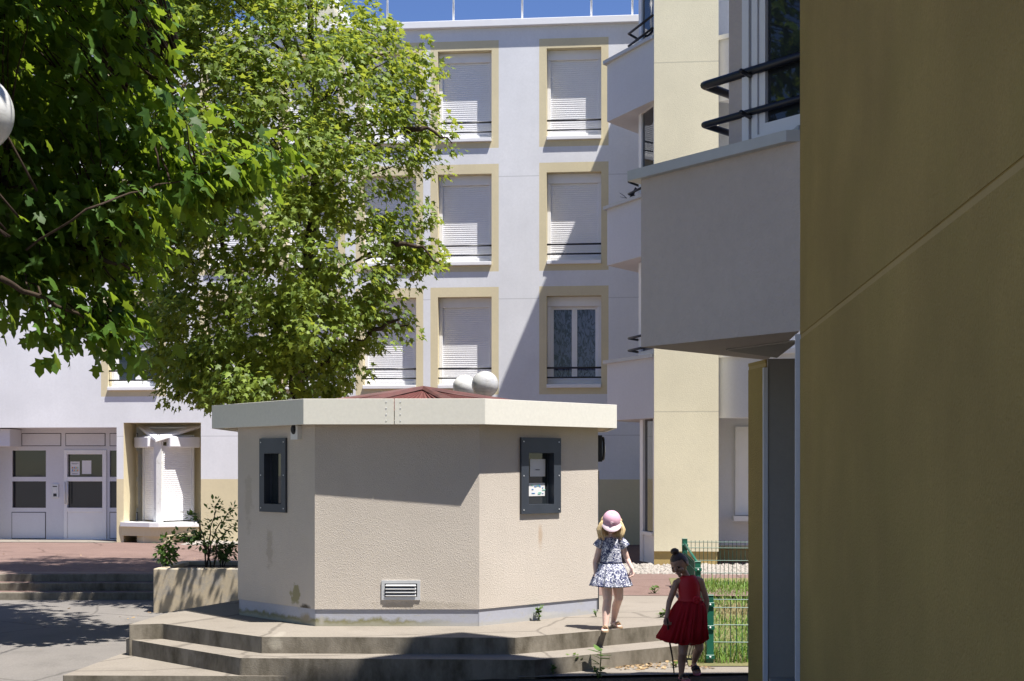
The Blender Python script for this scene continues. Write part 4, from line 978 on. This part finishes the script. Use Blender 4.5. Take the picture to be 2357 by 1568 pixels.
weed('little weed sprout in front of the left end of the steps', Vector((-2.44, 11.45, -.45)), .12, .05, 14, .06)
weed('tiny weed tuft on the paving crack near the walking stick', G(1556, 1534, -.285), .05, .08, 14, .045)
weed('tiny weed at the corner of the kiosk plinth by the girl', G(1372, 1420, 0), .08, .04, 10, .045)

# --- lawn, pebbles, dry leaves
def zlawn(Y): return np.interp(Y, [12.0, 13.2, 16.0, 16.8], [-.285, -.2, -.02, .012])
n = 15000; Y = np.random.uniform(12.1, 17.2, n); X = 1.70+.09*(Y-12)+np.abs(np.random.uniform(0, 1, n))*2.6
hh = np.random.uniform(.02, .06, n)*np.where(np.random.rand(n) < .1, 1.9, 1); hh[(Y < 12.6)] *= 2.8; hh[(Y > 15.0)] *= 1.5
an = np.random.uniform(0, 2*PI, n); ln = np.random.uniform(.2, .9, n)*hh; wv = np.random.uniform(.003, .0065, n)
bz = zlawn(Y); b0 = np.stack([X-np.sin(an)*wv, Y+np.cos(an)*wv, bz], 1); b1 = np.stack([X+np.sin(an)*wv, Y-np.cos(an)*wv, bz], 1)
m0 = np.stack([X+np.cos(an)*ln*.35-np.sin(an)*wv*.8, Y+np.sin(an)*ln*.35+np.cos(an)*wv*.8, bz+hh*.6], 1); m1 = np.stack([X+np.cos(an)*ln*.35+np.sin(an)*wv*.8, Y+np.sin(an)*ln*.35-np.cos(an)*wv*.8, bz+hh*.6], 1)
tp = np.stack([X+np.cos(an)*ln, Y+np.sin(an)*ln, bz+hh], 1)
V = np.stack([b0, b1, m1, m0, tp], 1).reshape(-1, 3); ii = np.arange(n)*5
patchy = np.sin(X*3.1+Y*1.7)+np.sin(Y*4.3-X*2)+np.random.normal(0, .7, n); dry = (patchy > .9) & (Y < 15.2)
for nm, sel, mt in (('grass', ~dry, M['grass']), ('dry_grass', dry, M['drygrass'])):
    q = ii[sel]; Fq = np.concatenate([np.stack([q, q+1, q+2], 1), np.stack([q, q+2, q+3], 1), np.stack([q+3, q+2, q+4], 1)])
    o = np_obj(nm, V, Fq, mt, (0, 0, 0)); o['kind'] = 'stuff'; o['label'] = {'grass': 'bright green uncut grass inside the green fence', 'dry_grass': 'straw coloured dry grass between the green blades'}[nm]; o['category'] = 'grass'
def stones(name, pts, smin, smax, mat, label, cat):
    k = len(pts); B_ = np.array([(1, 0, 0), (0, 1, 0), (-1, 0, 0), (0, -1, 0), (.2, .1, .8), (.5, .6, .45), (-.6, .4, .5), (-.4, -.6, .45), (.55, -.5, .5)])
    tri = np.array([(4, 5, 6), (4, 6, 7), (4, 7, 8), (4, 8, 5), (0, 1, 5), (1, 6, 5), (1, 2, 6), (2, 7, 6), (2, 3, 7), (3, 8, 7), (3, 0, 8), (0, 5, 8)])
    s = np.random.uniform(smin, smax, k); a = np.random.uniform(0, 2*PI, k); e = np.random.uniform(.6, 1.3, (k, 3))
    Bs = B_[None]*e[:, None, :]*s[:, None, None]; x = Bs[..., 0]*np.cos(a)[:, None]-Bs[..., 1]*np.sin(a)[:, None]; y = Bs[..., 0]*np.sin(a)[:, None]+Bs[..., 1]*np.cos(a)[:, None]
    V = (pts[:, None, :]+np.stack([x, y, Bs[..., 2]], -1)).reshape(-1, 3); Fq = (tri[None]+(np.arange(k)*9)[:, None, None]).reshape(-1, 3)
    o_ = np_obj(name, V, Fq, mat, (0, 0, 0)); o_['kind'] = 'stuff'; o_['label'] = label; o_['category'] = cat
k = 3200; X = np.random.uniform(1.0, 5.0, k); Y = np.random.uniform(18.75, 20.55, k)-.09*(X-2.2)
stones('gravel', np.stack([X, Y, np.full(k, .0)], 1), .018, .05, M['pebble'], 'strip of white pebbles along the foot of the yellow tower', 'gravel')
k = 900; s = np.random.uniform(br_-.1, br_+2.6, k); d_ = np.random.uniform(-.9, -.05, k)
stones('gravel', np.stack([FO.x+U.x*s+W.x*d_, FO.y+U.y*s+W.y*d_, np.full(k, -.075)], 1), .03, .08, M['pebble'], 'strip of pebbles along the foot of the white block behind the shrubs', 'gravel')
k = 520; xx = np.random.uniform(1400, 1640, k); yy = np.where(xx < 1500, np.random.normal(1532, 5, k), np.random.uniform(1495, 1540, k)); keep = yy > 1488+(1640-xx)*.14; xx = xx[keep]; yy = yy[keep]; k = len(xx)
Dg = (EYE+.29)*F/(yy-HZ); c = np.stack([(xx-CX)/F*Dg, Dg, np.full(k, -.282)], 1); an = np.random.uniform(0, 2*PI, k)
V, Fa = leaves_mesh(c, np.stack([np.cos(an), np.sin(an), np.random.normal(0, .15, k)], 1), np.random.normal(0, .35, (k, 3))+np.array([0, 0, 1]), np.random.uniform(.02, .055, k), HALF_R)
V[:, 2] = np.maximum(V[:, 2], -.289)
o = np_obj('dry_leaves', V, Fa, M['dryleaf'], (0, 0, 0)); o['kind'] = 'stuff'; o['label'] = 'scattered brown dry leaves along the lower step'; o['category'] = 'leaves'
pc = G(1467, 1525, -.285); m_ = MB(); pc.z += .03
m_.ell(pc, (.04, .03, .032), nu=16, nv=12, fn=lambda d, v: v*(1+.22*sin(9*d.x+4*d.z)*cos(8*d.y)))
single('pine_cone', m_, M['bark'], 'brown cone lying among the dry leaves by the lower step', 'cone', tuple(pc))
# litter on the asphalt: small pale leaves and crumbs
k = 260; X = np.random.uniform(-9, -2.6, k); Y = np.random.uniform(11.7, 24, k); zz = np.where(Y > 18.9, .004, np.where(Y < 12.9, -.45, -.305)); ok_ = (Y < 18.1) & (Y > 12.95) & ((X < -3.9) | (Y > 15.6)) | (Y > 18.95)
c = np.stack([X, Y, zz], 1)[ok_]; k = len(c); an = np.random.uniform(0, 2*PI, k)
V, Fa = leaves_mesh(c, np.stack([np.cos(an), np.sin(an), np.zeros(k)], 1), np.random.normal(0, .2, (k, 3))+np.array([0, 0, 1]), np.random.uniform(.015, .05, k), HALF_R); V[:, 2] += .006
o = np_obj('leaf_litter', V, Fa, M['dryleaf'], (0, 0, 0)); o['kind'] = 'stuff'; o['label'] = 'sparse pale leaf crumbs on the asphalt and red path'; o['category'] = 'litter'

# --- green mesh fence
fe = thing('mesh_fence', 'low green welded mesh fence stepping down round the grass patch', 'fence', (1.83, 12.15, -.3))
def post(x, y, z0, z1):
    m_ = MB(); m_.box(x-.032, x+.032, y-.03, y+.03, z0, z1); m_.box(x-.036, x+.036, y-.034, y+.034, z1, z1+.008)
    for zc in (z0+.12, (z0+z1)/2+.05, z1-.08): m_.box(x-.04, x+.04, y-.042, y-.03, zc-.02, zc+.02, 0); m_.box(x-.008, x+.008, y-.048, y-.042, zc-.008, zc+.008, 1)
    p_ = part('post', m_, [M['green'], M['metal']], fe); bevel(p_, .004, 1); return p_
def panel(a, b, z0, z1):
    m_ = MB(); a = Vector(a); b = Vector(b); d = b-a; L = d.length; n_ = int(L/.052); r_ = .0036
    for k in range(n_+1):
        p = a+d*(k/n_); m_.tube([(p.x, p.y, z0), (p.x, p.y, z1+.02)], r_, 4, 0, False)
    zc = z1
    while zc > z0:
        m_.tube([(a.x, a.y-.005, zc), (b.x, b.y-.005, zc)], r_*1.3, 4, 0, False); zc -= .16 if zc < z1-.01 else .075
    part('panel', m_, M['wire'], fe)
post(2.21, 16.75, -.05, .615); post(2.05, 14.45, -.2, .49); post(1.835, 12.15, -.34, .345)
panel((2.24, 16.75, 0), (4.7, 16.55, 0), .03, .58); panel((1.87, 12.15, 0), (3.4, 12.05, 0), -.24, .31)
panel((2.06, 14.5, 0), (2.20, 16.7, 0), .0, .44); panel((1.84, 12.2, 0), (2.045, 14.4, 0), -.2, .30)
m_ = MB(); m_.tube([(2.06, 14.5, .47), (2.205, 16.7, .56)], .016, 6); part('brace', m_, M['green'], fe)

# ------------------------------------------------------------------ the two children
def remeshed(name, mb, vox, mat, parent, smooth=5, mats=None):
    o = mesh_obj('tmp', mb, mat); r = o.modifiers.new('r', 'REMESH'); r.mode = 'VOXEL'; r.voxel_size = vox; r.use_smooth_shade = True
    s = o.modifiers.new('s', 'SMOOTH'); s.iterations = smooth; s.factor = .5
    dg = bpy.context.evaluated_depsgraph_get(); dg.update(); me = bpy.data.meshes.new_from_object(o.evaluated_get(dg)); old = o.data
    bpy.data.objects.remove(o); bpy.data.meshes.remove(old)
    off = ORG[parent.name]; me.transform(Matrix.Translation(-off)); me.name = name
    if not me.materials: me.materials.append(mat)
    for p in me.polygons: p.use_smooth = True
    ob = bpy.data.objects.new(name, me); C.objects.link(ob); ob.parent = parent; ORG[ob.name] = off; return ob
def headR(yaw, pitch, roll):
    """columns: right, forward, up of a head facing -Y turned by yaw (to -X), pitched down, rolled"""
    f = Vector((-sin(yaw)*cos(pitch), -cos(yaw)*cos(pitch), -sin(pitch))); r = f.cross(Vector((0, 0, 1))).normalized(); u = r.cross(f).normalized()
    q = Matrix.Rotation(roll, 3, f); r = q @ r; u = q @ u
    return Matrix(((r.x, f.x, u.x), (r.y, f.y, u.y), (r.z, f.z, u.z)))
def head_shape(mb_, c, R, h=.195):
    w, d, z = h*.375, h*.45, h*.5
    def fn(dv, v):
        t = max(0, -dv.z)
        v = Vector(v); v.x *= 1-.38*t**1.6; v.y *= 1-.12*t if dv.y > 0 else 1-.35*t
        if dv.y > .2: v.y *= 1-.05*abs(dv.x)
        if dv.y > .6 and .0 < dv.z < .35: v.y -= h*.018*(1 if abs(abs(dv.x)-.38) < .22 else 0)
        return v
    mb_.ell(c, (w, d, z), R, 28, 20, fn=fn)
    g = lambda x, y, zz: Vector(c) + R @ Vector((x*h, y*h, zz*h))
    mb_.capsule(g(0, .42, .02), g(0, .485, -.10), .009, .013, 8)          # nose
    mb_.capsule(g(0, .395, -.245), g(0, .40, -.26), .018, .018, 8)         # mouth mound
    mb_.capsule(g(0, .34, -.40), g(0, .355, -.43), .017, .017, 8)         # chin
    for s in (-1, 1):
        mb_.ell(g(s*.375, -.02, -.06), (.008, .017, .026), R, 10, 8)       # ears
        mb_.capsule(g(s*.19, .33, -.12), g(s*.2, .32, -.16), .02, .02, 8)   # cheeks
    return g
def face_parts(g, R, parent, h, lip=True):
    for s in (-1, 1):
        m_ = MB(); m_.ell(g(s*.17, .405, .01), (.011, .006, .006), R, 12, 8); part('eye', m_, M['eyedark'], parent)
        m_ = MB(); m_.tube([g(s*.08, .44, .075), g(s*.17, .435, .10), g(s*.26, .39, .075)], [.003, .0035, .002], 6); part('eyebrow', m_, M['brownhair'], parent)
    m_ = MB(); m_.tube([g(-.13, .42, -.245), g(-.05, .465, -.235), g(.05, .465, -.235), g(.13, .42, -.245)], [.003, .005, .005, .003], 8); part('lips', m_, M['lip'], parent)
def hand(mb_, wrist, d, pn, L=.105, spread=1, curl=.5, thumb=1):
    """d: direction of the fingers, pn: direction the palm faces"""
    d = d.normalized(); pn = (pn-d*pn.dot(d)).normalized(); lat = d.cross(pn)
    q = lambda a, b, c: wrist + d*(a*L) + lat*(b*L) + pn*(c*L)
    for b in (-.17, -.06, .06, .17): mb_.capsule(q(.02, b*.6, 0), q(.45, b, 0), .0105, .0105, 8)
    for b, ln in ((-.20, .36), (-.07, .46), (.07, .50), (.20, .44)):
        p0 = q(.46, b, 0); p1 = q(.46+ln*.5*cos(curl*.7), b*1.12, ln*.5*sin(curl*.7)); p2 = q(.46+ln*.5*cos(curl*.7)+ln*.5*cos(curl*1.9), b*1.14, ln*.5*sin(curl*.7)+ln*.5*sin(curl*1.9))
        mb_.capsule(p0, p1, .0068, .0062, 8); mb_.capsule(p1, p2, .0062, .0052, 8)
    mb_.capsule(q(.12, thumb*.18, .02), q(.34, thumb*.36, .12), .0095, .0078, 8); mb_.capsule(q(.34, thumb*.36, .12), q(.56, thumb*.38, .2), .0078, .006, 8)
def foot(mb_, heel, toe, r=.022):
    heel = Vector(heel); toe = Vector(toe); d = (toe-heel); L = d.length; d.normalize(); lat = d.cross(Vector((0, 0, 1))).normalized(); up = lat.cross(d)
    mb_.capsule(heel+up*r, heel+d*L*.55+up*r*.85, r, r*.95, 10)
    for k, (b, ln) in enumerate(((-.022, .74), (-.011, .80), (0, .83), (.012, .86), (.024, .90))):
        rr_ = .0075 if k < 4 else .010
        mb_.capsule(heel+d*L*.4+lat*b*.7+up*r*.8, heel+d*L*.72+lat*b+up*rr_*1.25, .016, rr_*1.25, 8); mb_.capsule(heel+d*L*.70+lat*b+up*rr_*1.2, heel+d*L*(ln+.08)+lat*b*1.1+up*rr_, rr_*1.1, rr_, 8)
    return d, lat, up, L
def ring(c, hw, dp, n, fold=0, nf=9, ph=0, tilt=None, hem=0):
    out = []
    for k in range(n):
        a = 2*PI*k/n; f_ = 1+fold*(sin(nf*a+ph)+.45*sin((nf*2-3)*a+1.3*ph+.7)+.3*sin(3*a+ph))
        p = Vector((c[0]+hw*cos(a)*f_, c[1]+dp*sin(a)*f_, c[2]+(hem*(sin(2*a+ph)+.5*sin(nf*a+ph)))))
        if tilt: p.z += tilt*cos(a)
        out.append(p)
    return out
def smooth_cloth(o, th=.003, lv=1):
    s = o.modifiers.new('solid', 'SOLIDIFY'); s.thickness = th; s.offset = 1
    if lv: u = o.modifiers.new('sub', 'SUBSURF'); u.levels = lv; u.render_levels = lv
    return o

# --- girl with the pink cap, stepping to the edge of the terrace
D1_ = 12.42
def p1(x, y, d=0): return P(x, y, D1_+d)
g1 = thing('person', 'child in a pink cap and navy floral dress looking down at the terrace edge', 'person', (p1(1405, 1450).x, D1_, 0))
mb = MB(); R = headR(rad(4), rad(34), rad(-3)); hc = p1(1407, 1203, -.02); gh = head_shape(mb, hc, R, .20)
mb.capsule(p1(1407, 1243), p1(1407, 1216, -.005), .031, .030)
rs = [(1236, .05, .05), (1244, .088, .058), (1262, .086, .062), (1285, .086, .064), (1306, .094, .068), (1330, .10, .075)]
mb.loft([ring(tuple(p1(1406, y)), a, b, 20) for y, a, b in rs])
mb.capsule(p1(1388, 1246), p1(1425, 1246), .034, .034)
for sh, el_, wr in ((p1(1384, 1249), p1(1370, 1295, .02), p1(1371, 1328, -.03)), (p1(1429, 1249), p1(1443, 1287, .03), p1(1454, 1309, -.02))):
    mb.capsule(sh, el_, .035, .027); mb.capsule(el_, wr, .027, .0185)
hand(mb, p1(1371, 1327, -.03), Vector((.07, -.1, -1)), Vector((1, -.25, 0)), .115, curl=.45, thumb=-1)
hand(mb, p1(1454, 1308, -.02), Vector((.18, -.15, -1)), Vector((-1, -.3, 0)), .115, curl=.8, thumb=1)
kn = p1(1398, 1379, -.035); an_ = p1(1393, 1441, -.10)
mb.capsule(p1(1394, 1328), kn, .063, .043); mb.capsule(kn, (kn+an_)/2+Vector((0, .014, .03)), .041, .042); mb.capsule((kn+an_)/2+Vector((0, .014, .03)), an_, .042, .025)
foot(mb, Vector((an_.x, an_.y+.03, .011)), Vector((an_.x-.012, an_.y-.135, .006)))
kn = p1(1424, 1377, .03); an2 = p1(1412, 1428, .17)
mb.capsule(p1(1420, 1328), kn, .062, .042); mb.capsule(kn, (kn+an2)/2+Vector((0, .016, .03)), .040, .041); mb.capsule((kn+an2)/2+Vector((0, .016, .03)), an2, .041, .025)
mb.capsule(an_, Vector((an_.x, an_.y+.02, .035)), .025, .024); mb.capsule(an2, Vector((an2.x, an2.y+.02, .04)), .025, .024)
foot(mb, Vector((an2.x-.01, an2.y+.03, .012)), Vector((an2.x+.055, an2.y-.12, .010)))
remeshed('body', mb, .0036, M['skin'], g1, 4); face_parts(gh, R, g1, .20)
# hair
mb = MB()
for k in range(40):
    s = -1 if k % 2 else 1; t = random.random(); b0 = -.06-.34*t
    p_ = [gh(s*.34, b0, .10), gh(s*(.41+.05*random.random()), b0-.01, -.10)]
    base = p_[1]; e1 = base+Vector((s*random.uniform(.004, .040), random.uniform(-.035, .02), -.055)); e2 = e1+Vector((s*random.uniform(-.012, .030), random.uniform(-.01, .03), -.05-.035*random.random()))
    mb.tube([p_[0], base, e1, e2], [.008, .013, .012, .003], 8)
for k in range(16):
    a = (k/15-.5)*1.7; st = gh(.36*sin(a), -.40*cos(a), .0); mb.tube([st, st+Vector((0, .03, -.06)), st+Vector((random.gauss(0, .008), .035, -.13)), st+Vector((random.gauss(0, .012), .03, -.17))], [.014, .02, .017, .005], 8)
for sx in (-1, 1):
    for k in range(16):
        jx = random.uniform(-5, 6); jd = random.uniform(-.05, .05); e = random.uniform(0, 12); q = lambda x, y, d: p1(1406.5+sx*x, y, d+jd)
        mb.tube([q(16, 1193, 0), q(22+jx*.5, 1205, -.01), q(26+jx, 1219, -.015), q(24+jx, 1227+e*.4, -.02), q(21+jx*1.4, 1233+e, -.025)], [.007, .011, .012, .009, .002], 8)
part('hair', mb, M['blond'], g1)
# cap
mb = MB(); h = .20; rings = []
for i in range(11):
    ph_ = PI/2*i/10; rr_ = cos(ph_)**.8; zz = .10+.46*sin(ph_)
    rings.append([gh(.44*max(rr_, .02)*cos(2*PI*k/30), .49*max(rr_, .02)*sin(2*PI*k/30)-.02, zz+(.006 if k % 5 == 0 else 0)) for k in range(30)])
mb.loft(rings); cap = part('cap', mb, M['pink'], g1)
mb = MB(); mb.ell(gh(0, -.02, .565), (.009, .009, .006), R, 10, 6); part('button', mb, M['pinkpale'], cap)
mb = MB(); vs = []; nn_ = 14
for lay in (0, 1):
    for k in range(nn_+1):
        a = PI*(.10+.80*k/nn_); x = cos(a)*.445; y = sin(a)*.48-.02; vs.append(gh(x, y, .125-lay*.02)); xo = cos(a)*.52; ex = .31*sin(a)**.9; vs.append(gh(xo*.98, y+ex, .125-lay*.02-.30*ex-.25*(x**2)))
fs = []; q = 2*(nn_+1)
for k in range(nn_):
    fs.append((2*k, 2*k+1, 2*k+3, 2*k+2)); fs.append((q+2*k, q+2*k+2, q+2*k+3, q+2*k+1)); fs.append((2*k+1, q+2*k+1, q+2*k+3, 2*k+3))
fs += [(0, q, q+1, 1), (2*nn_, 2*nn_+1, q+2*nn_+1, q+2*nn_)]
mb.add(vs, fs, 0, True); part('visor', mb, M['pinkpale'], cap)
mb = MB(); fp = [gh(.05*cos(t)*1.3, .455-.03*abs(cos(t)), .30+.055*sin(t)) for t in [2*PI*k/8 for k in range(9)]]; mb.tube(fp, .004, 5); part('emblem', mb, M['pinkpale'], cap)
# dress
mb = MB(); nR = 72
rr_ = [(1235.5, .040, .046, 0), (1238, .062, .056, 0), (1243, .094, .066, 0), (1252, .099, .071, 0), (1268, .097, .073, .004), (1284, .099, .075, .005), (1295, .104, .078, .006)]
rings = [ring(tuple(p1(1406, y)), a, b, nR, f_, 7, 1) for y, a, b, f_ in rr_]
mb.loft(rings, cap=False); dr_ = part('dress', mb, M['navy'], g1); smooth_cloth(dr_)
mb = MB(); sk = [(1295, .104, .078, .01), (1301, .118, .09, .03), (1315, .145, .115, .05), (1333, .172, .14, .065), (1350, .194, .16, .075)]
mb.loft([ring(tuple(p1(1405.5, y)), a, b, 120, f_, 13, .6, hem=.004 if y == 1350 else 0) for y, a, b, f_ in sk], cap=False); s_ = part('skirt', mb, M['navy'], dr_); smooth_cloth(s_)
mb = MB(); rg = ring(tuple(p1(1405.5, 1295)), .107, .081, 40); mb.tube(rg+[rg[0], rg[1]], .004, 6); part('waist_piping', mb, M['navyflat'], dr_)
for sx, a, b in ((-1, p1(1388, 1245), p1(1373, 1260)), (1, p1(1425, 1245), p1(1440, 1260))):
    mb = MB(); mb.tube([a+Vector((0, 0, .004)), (a+b)/2+Vector((sx*.003, 0, .010)), b], [.040, .043, .045], 18); mb.f = [f for f in mb.f if len(f) == 4]; mb.m = mb.m[:len(mb.f)]; mb.sm = mb.sm[:len(mb.f)]
    sl_ = part('sleeve', mb, M['navy'], dr_); smooth_cloth(sl_)
def sandal(hx, toe, parent, mat, strapm, wide=.03, flower=True):
    heel = Vector(hx); toe = Vector(toe); d = toe-heel; L = d.length; d.normalize(); lat = d.cross(Vector((0, 0, 1))).normalized(); up = lat.cross(d)
    m_ = MB(); pts = [(-.03, 0), (-.02, .7), (.25, .85), (.55, .85), (.8, 1.1), (1.0, .95), (1.1, .4)]
    poly = [heel+d*L*a+lat*wide*b for a, b in pts]+[heel+d*L*a-lat*wide*b for a, b in reversed(pts)]
    n = len(poly); vs = [v-up*.012 for v in poly]+[v for v in poly]; m_.add(vs, [list(range(n))[::-1], list(range(n, 2*n))]+[[i, (i+1) % n, n+(i+1) % n, n+i] for i in range(n)])
    s = part('sandal', m_, mat, parent)
    m_ = MB(); a = .62
    for t0 in (a, a+.09): m_.tube([heel+d*L*t0+lat*wide*1.0, heel+d*L*(t0+.02)+lat*wide*.6+up*.034, heel+d*L*(t0+.02)-lat*wide*.6+up*.034, heel+d*L*t0-lat*wide*1.0], .0075, 8)
    if flower: m_.ell(heel+d*L*(a+.08)+up*.042, (.016, .012, .009), None, 10, 8)
    part('strap', m_, strapm, s); return s
sandal(Vector((an_.x, an_.y+.03, .013)), Vector((an_.x-.012, an_.y-.135, .011)), g1, M['sandal'], M['sandal'])
sandal(Vector((an2.x-.01, an2.y+.03, .014)), Vector((an2.x+.055, an2.y-.12, .013)), g1, M['sandal'], M['sandal'])

# --- girl in the red dress, stepping down in the shade with a stick
D2_ = 11.35
def p2(x, y, d=0): return P(x, y, D2_+d)
g2 = thing('person', 'child with a hair bun in a sleeveless red tulle dress, walking with a stick', 'person', (p2(1575, 1565).x, D2_, -.30))
mb = MB(); R = headR(rad(34), rad(30), rad(10)); hc = p2(1563, 1297, -.02); gh = head_shape(mb, hc, R, .19)
mb.capsule(p2(1583, 1332, .01), p2(1571, 1310, 0), .029, .028)
rs = [(1327, .045, .042), (1334, .088, .052), (1350, .092, .058), (1368, .084, .058), (1384, .086, .060), (1405, .10, .07), (1440, .105, .075)]
mb.loft([ring(tuple(p2(1583+(y-1327)*.06, y)), a, b, 20) for y, a, b in rs])
mb.capsule(p2(1562, 1338), p2(1606, 1334), .030, .030)
for sh, el_, wr in ((p2(1556, 1342), p2(1540, 1386, -.02), p2(1533, 1424, -.10)), (p2(1612, 1338), p2(1626, 1382, .03), p2(1623, 1420, .02))):
    mb.capsule(sh, el_, .031, .025); mb.capsule(el_, wr, .025, .017)
hand(mb, p2(1533, 1423, -.10), Vector((.15, -.35, -1)), Vector((.5, -1, .1)), .11, curl=1.35, thumb=1)
hand(mb, p2(1623, 1419, .02), Vector((-.15, -.1, -1)), Vector((-1, 0, 0)), .11, curl=.5, thumb=-1)
kn = p2(1571, 1503, -.06); an_ = p2(1568, 1547, -.01)
mb.capsule(p2(1576, 1440), kn, .058, .040); mb.capsule(kn, (kn+an_)/2+Vector((0, .014, .02)), .038, .038); mb.capsule((kn+an_)/2+Vector((0, .014, .02)), an_, .038, .024)
ha = Vector((an_.x, an_.y+.03, -.287)); ta = Vector((an_.x+.03, an_.y-.135, -.287)); mb.capsule(an_, ha+Vector((0, -.01, .022)), .024, .022); foot(mb, ha, ta)
kn = p2(1609, 1492, -.02); an2 = p2(1598, 1521, .17)
mb.capsule(p2(1604, 1440), kn, .057, .039); mb.capsule(kn, (kn+an2)/2+Vector((0, .018, .0)), .037, .038); mb.capsule((kn+an2)/2+Vector((0, .018, .0)), an2, .037, .024)
hb = Vector((an2.x-.004, an2.y+.03, an2.z-.045)); tb_ = Vector((an2.x+.015, an2.y-.085, -.272)); mb.capsule(an2, hb+Vector((0, -.012, .02)), .024, .021); foot(mb, hb, tb_)
remeshed('body', mb, .0036, M['skin2'], g2, 4); face_parts(gh, R, g2, .19)
mb = MB(); rings = []
for i in range(15):
    ph_ = -.55+(PI/2+.55)*i/14; row = []
    for k in range(32):
        a = 2*PI*k/32; fr_ = sin(a); lo = max(ph_, .66 if fr_ > .35 else (.0 if fr_ > -.1 else -.55))
        lo = ph_ if ph_ > lo else lo; cz = sin(lo); cr = max(cos(lo), .02)
        row.append(gh(.40*cr*cos(a), .475*cr*sin(a)-.01, .525*cz+.012*sin(16*a)*cr*.3))
    rings.append(row)
mb.loft(rings)
bc = gh(.02, -.10, .60); mb.ell(bc, (.036, .034, .028), None, 18, 14, fn=lambda d, v: v*(1+.10*sin(9*d.x+7*d.z)*cos(8*d.y)))
for k in range(18):
    a = random.random()*2*PI; b = gh(.38*cos(a), .40*sin(a), .2); mb.tube([b, b+Vector((random.gauss(0, .012), random.gauss(0, .012), .014))], [.0012, .0006], 3)
part('hair', mb, M['brownhair'], g2)
mb = MB(); rr_ = [(1324, .058, .046, 0), (1328, .074, .054, 0), (1335, .088, .064, 0), (1350, .100, .068, 0), (1368, .093, .066, .003), (1384, .098, .070, .004)]
rings = [ring(tuple(p2(1584+(y-1327)*.06, y)), a, b, 64, f_, 5) for y, a, b, f_ in rr_]
for q in rings[0]: q.z -= .030*max(0, -(q.y-D2_))/.048 if q.y < D2_ and False else 0
mb.loft(rings, cap=False); dr_ = part('dress', mb, M['red'], g2); smooth_cloth(dr_)
for lay, (e, ph0, mt) in enumerate(((0, .3, M['red']), (.012, 1.1, M['tulle']), (.022, 2.2, M['tulle']))):
    mb = MB(); sk = [(1383, 1587.5, .099, .072, .005), (1393, 1586, .120, .095, .03), (1415, 1581, .146, .12, .06), (1445, 1574, .168, .14, .085), (1479-lay*3, 1568, .192, .16, .11)]
    if lay == 0: sk = [(y, cx_, a*.93, b*.93, f_) for y, cx_, a, b, f_ in sk[:-1]]+[(1470, 1569, .172, .15, .09)]
    mb.loft([ring(tuple(p2(cx_, y)), a+e*.6, b+e*.6, 150, f_, 11+2*lay, ph0, hem=.013 if i == 4 else 0, tilt=(-.008 if i == 4 else 0)) for i, (y, cx_, a, b, f_) in enumerate(sk)], cap=False)
    s_ = part('skirt', mb, mt, dr_); smooth_cloth(s_, .0015, 0)
mb = MB(); rg = ring(tuple(p2(1587.5, 1381)), .104, .077, 40)
mb.loft([[v+Vector((0, 0, -.016)) for v in rg], [v*1 for v in ring(tuple(p2(1587.5, 1381)), .108, .081, 40)], [v+Vector((0, 0, .016)) for v in rg]], cap=False); part('sash', mb, M['red'], dr_)
mb = MB(); fc = p2(1603, 1381, -.085)
for k in range(9):
    a = 2*PI*k/9; mb.ell(fc+Vector((.022*cos(a), -.004*(k % 2), .022*sin(a))), (.015, .009, .015), None, 8, 6)
mb.ell(fc+Vector((0, -.008, 0)), (.012, .010, .012), None, 8, 6); part('sash_flower', mb, M['red'], dr_)
for hl, to in ((ha, ta), (hb, tb_)):
    s = sandal(hl+Vector((0, 0, .004)), to+Vector((0, 0, .004)), g2, M['pinksole'], M['blackrub'], .034, False)
    heel = Vector(hl); d = (to-heel); L = d.length; d.normalize(); lat = d.cross(Vector((0, 0, 1))).normalized(); up = lat.cross(d); m_ = MB(); rows = []
    for t0 in (.42, .55, .68, .80):
        rows.append([heel+d*L*t0+lat*.038*cos(a)+up*(.002+.046*(1-.3*t0)*max(0, sin(a))) for a in [PI*k/10 for k in range(11)]])
    for i in range(3):
        for k in range(10): m_.add([rows[i][k], rows[i][k+1], rows[i+1][k+1], rows[i+1][k]], [(0, 1, 2, 3)], 0, True)
    u = part('upper', m_, M['blackrub'], s); smooth_cloth(u, .004, 0)
tipg = G(1551, 1549, -.29); topg = p2(1536, 1433, -.155); hi = topg + (topg-tipg).normalized()*.05
m_ = MB(); m_.tube([tipg, tipg.lerp(topg, .3)+Vector((.004, 0, 0)), tipg.lerp(topg, .62)+Vector((-.004, 0, 0)), topg, hi], [.006, .007, .008, .0085, .007], 8)
single('walking_stick', m_, M['stick'], 'thin dark wooden stick held by the child in red', 'stick', tuple(tipg))
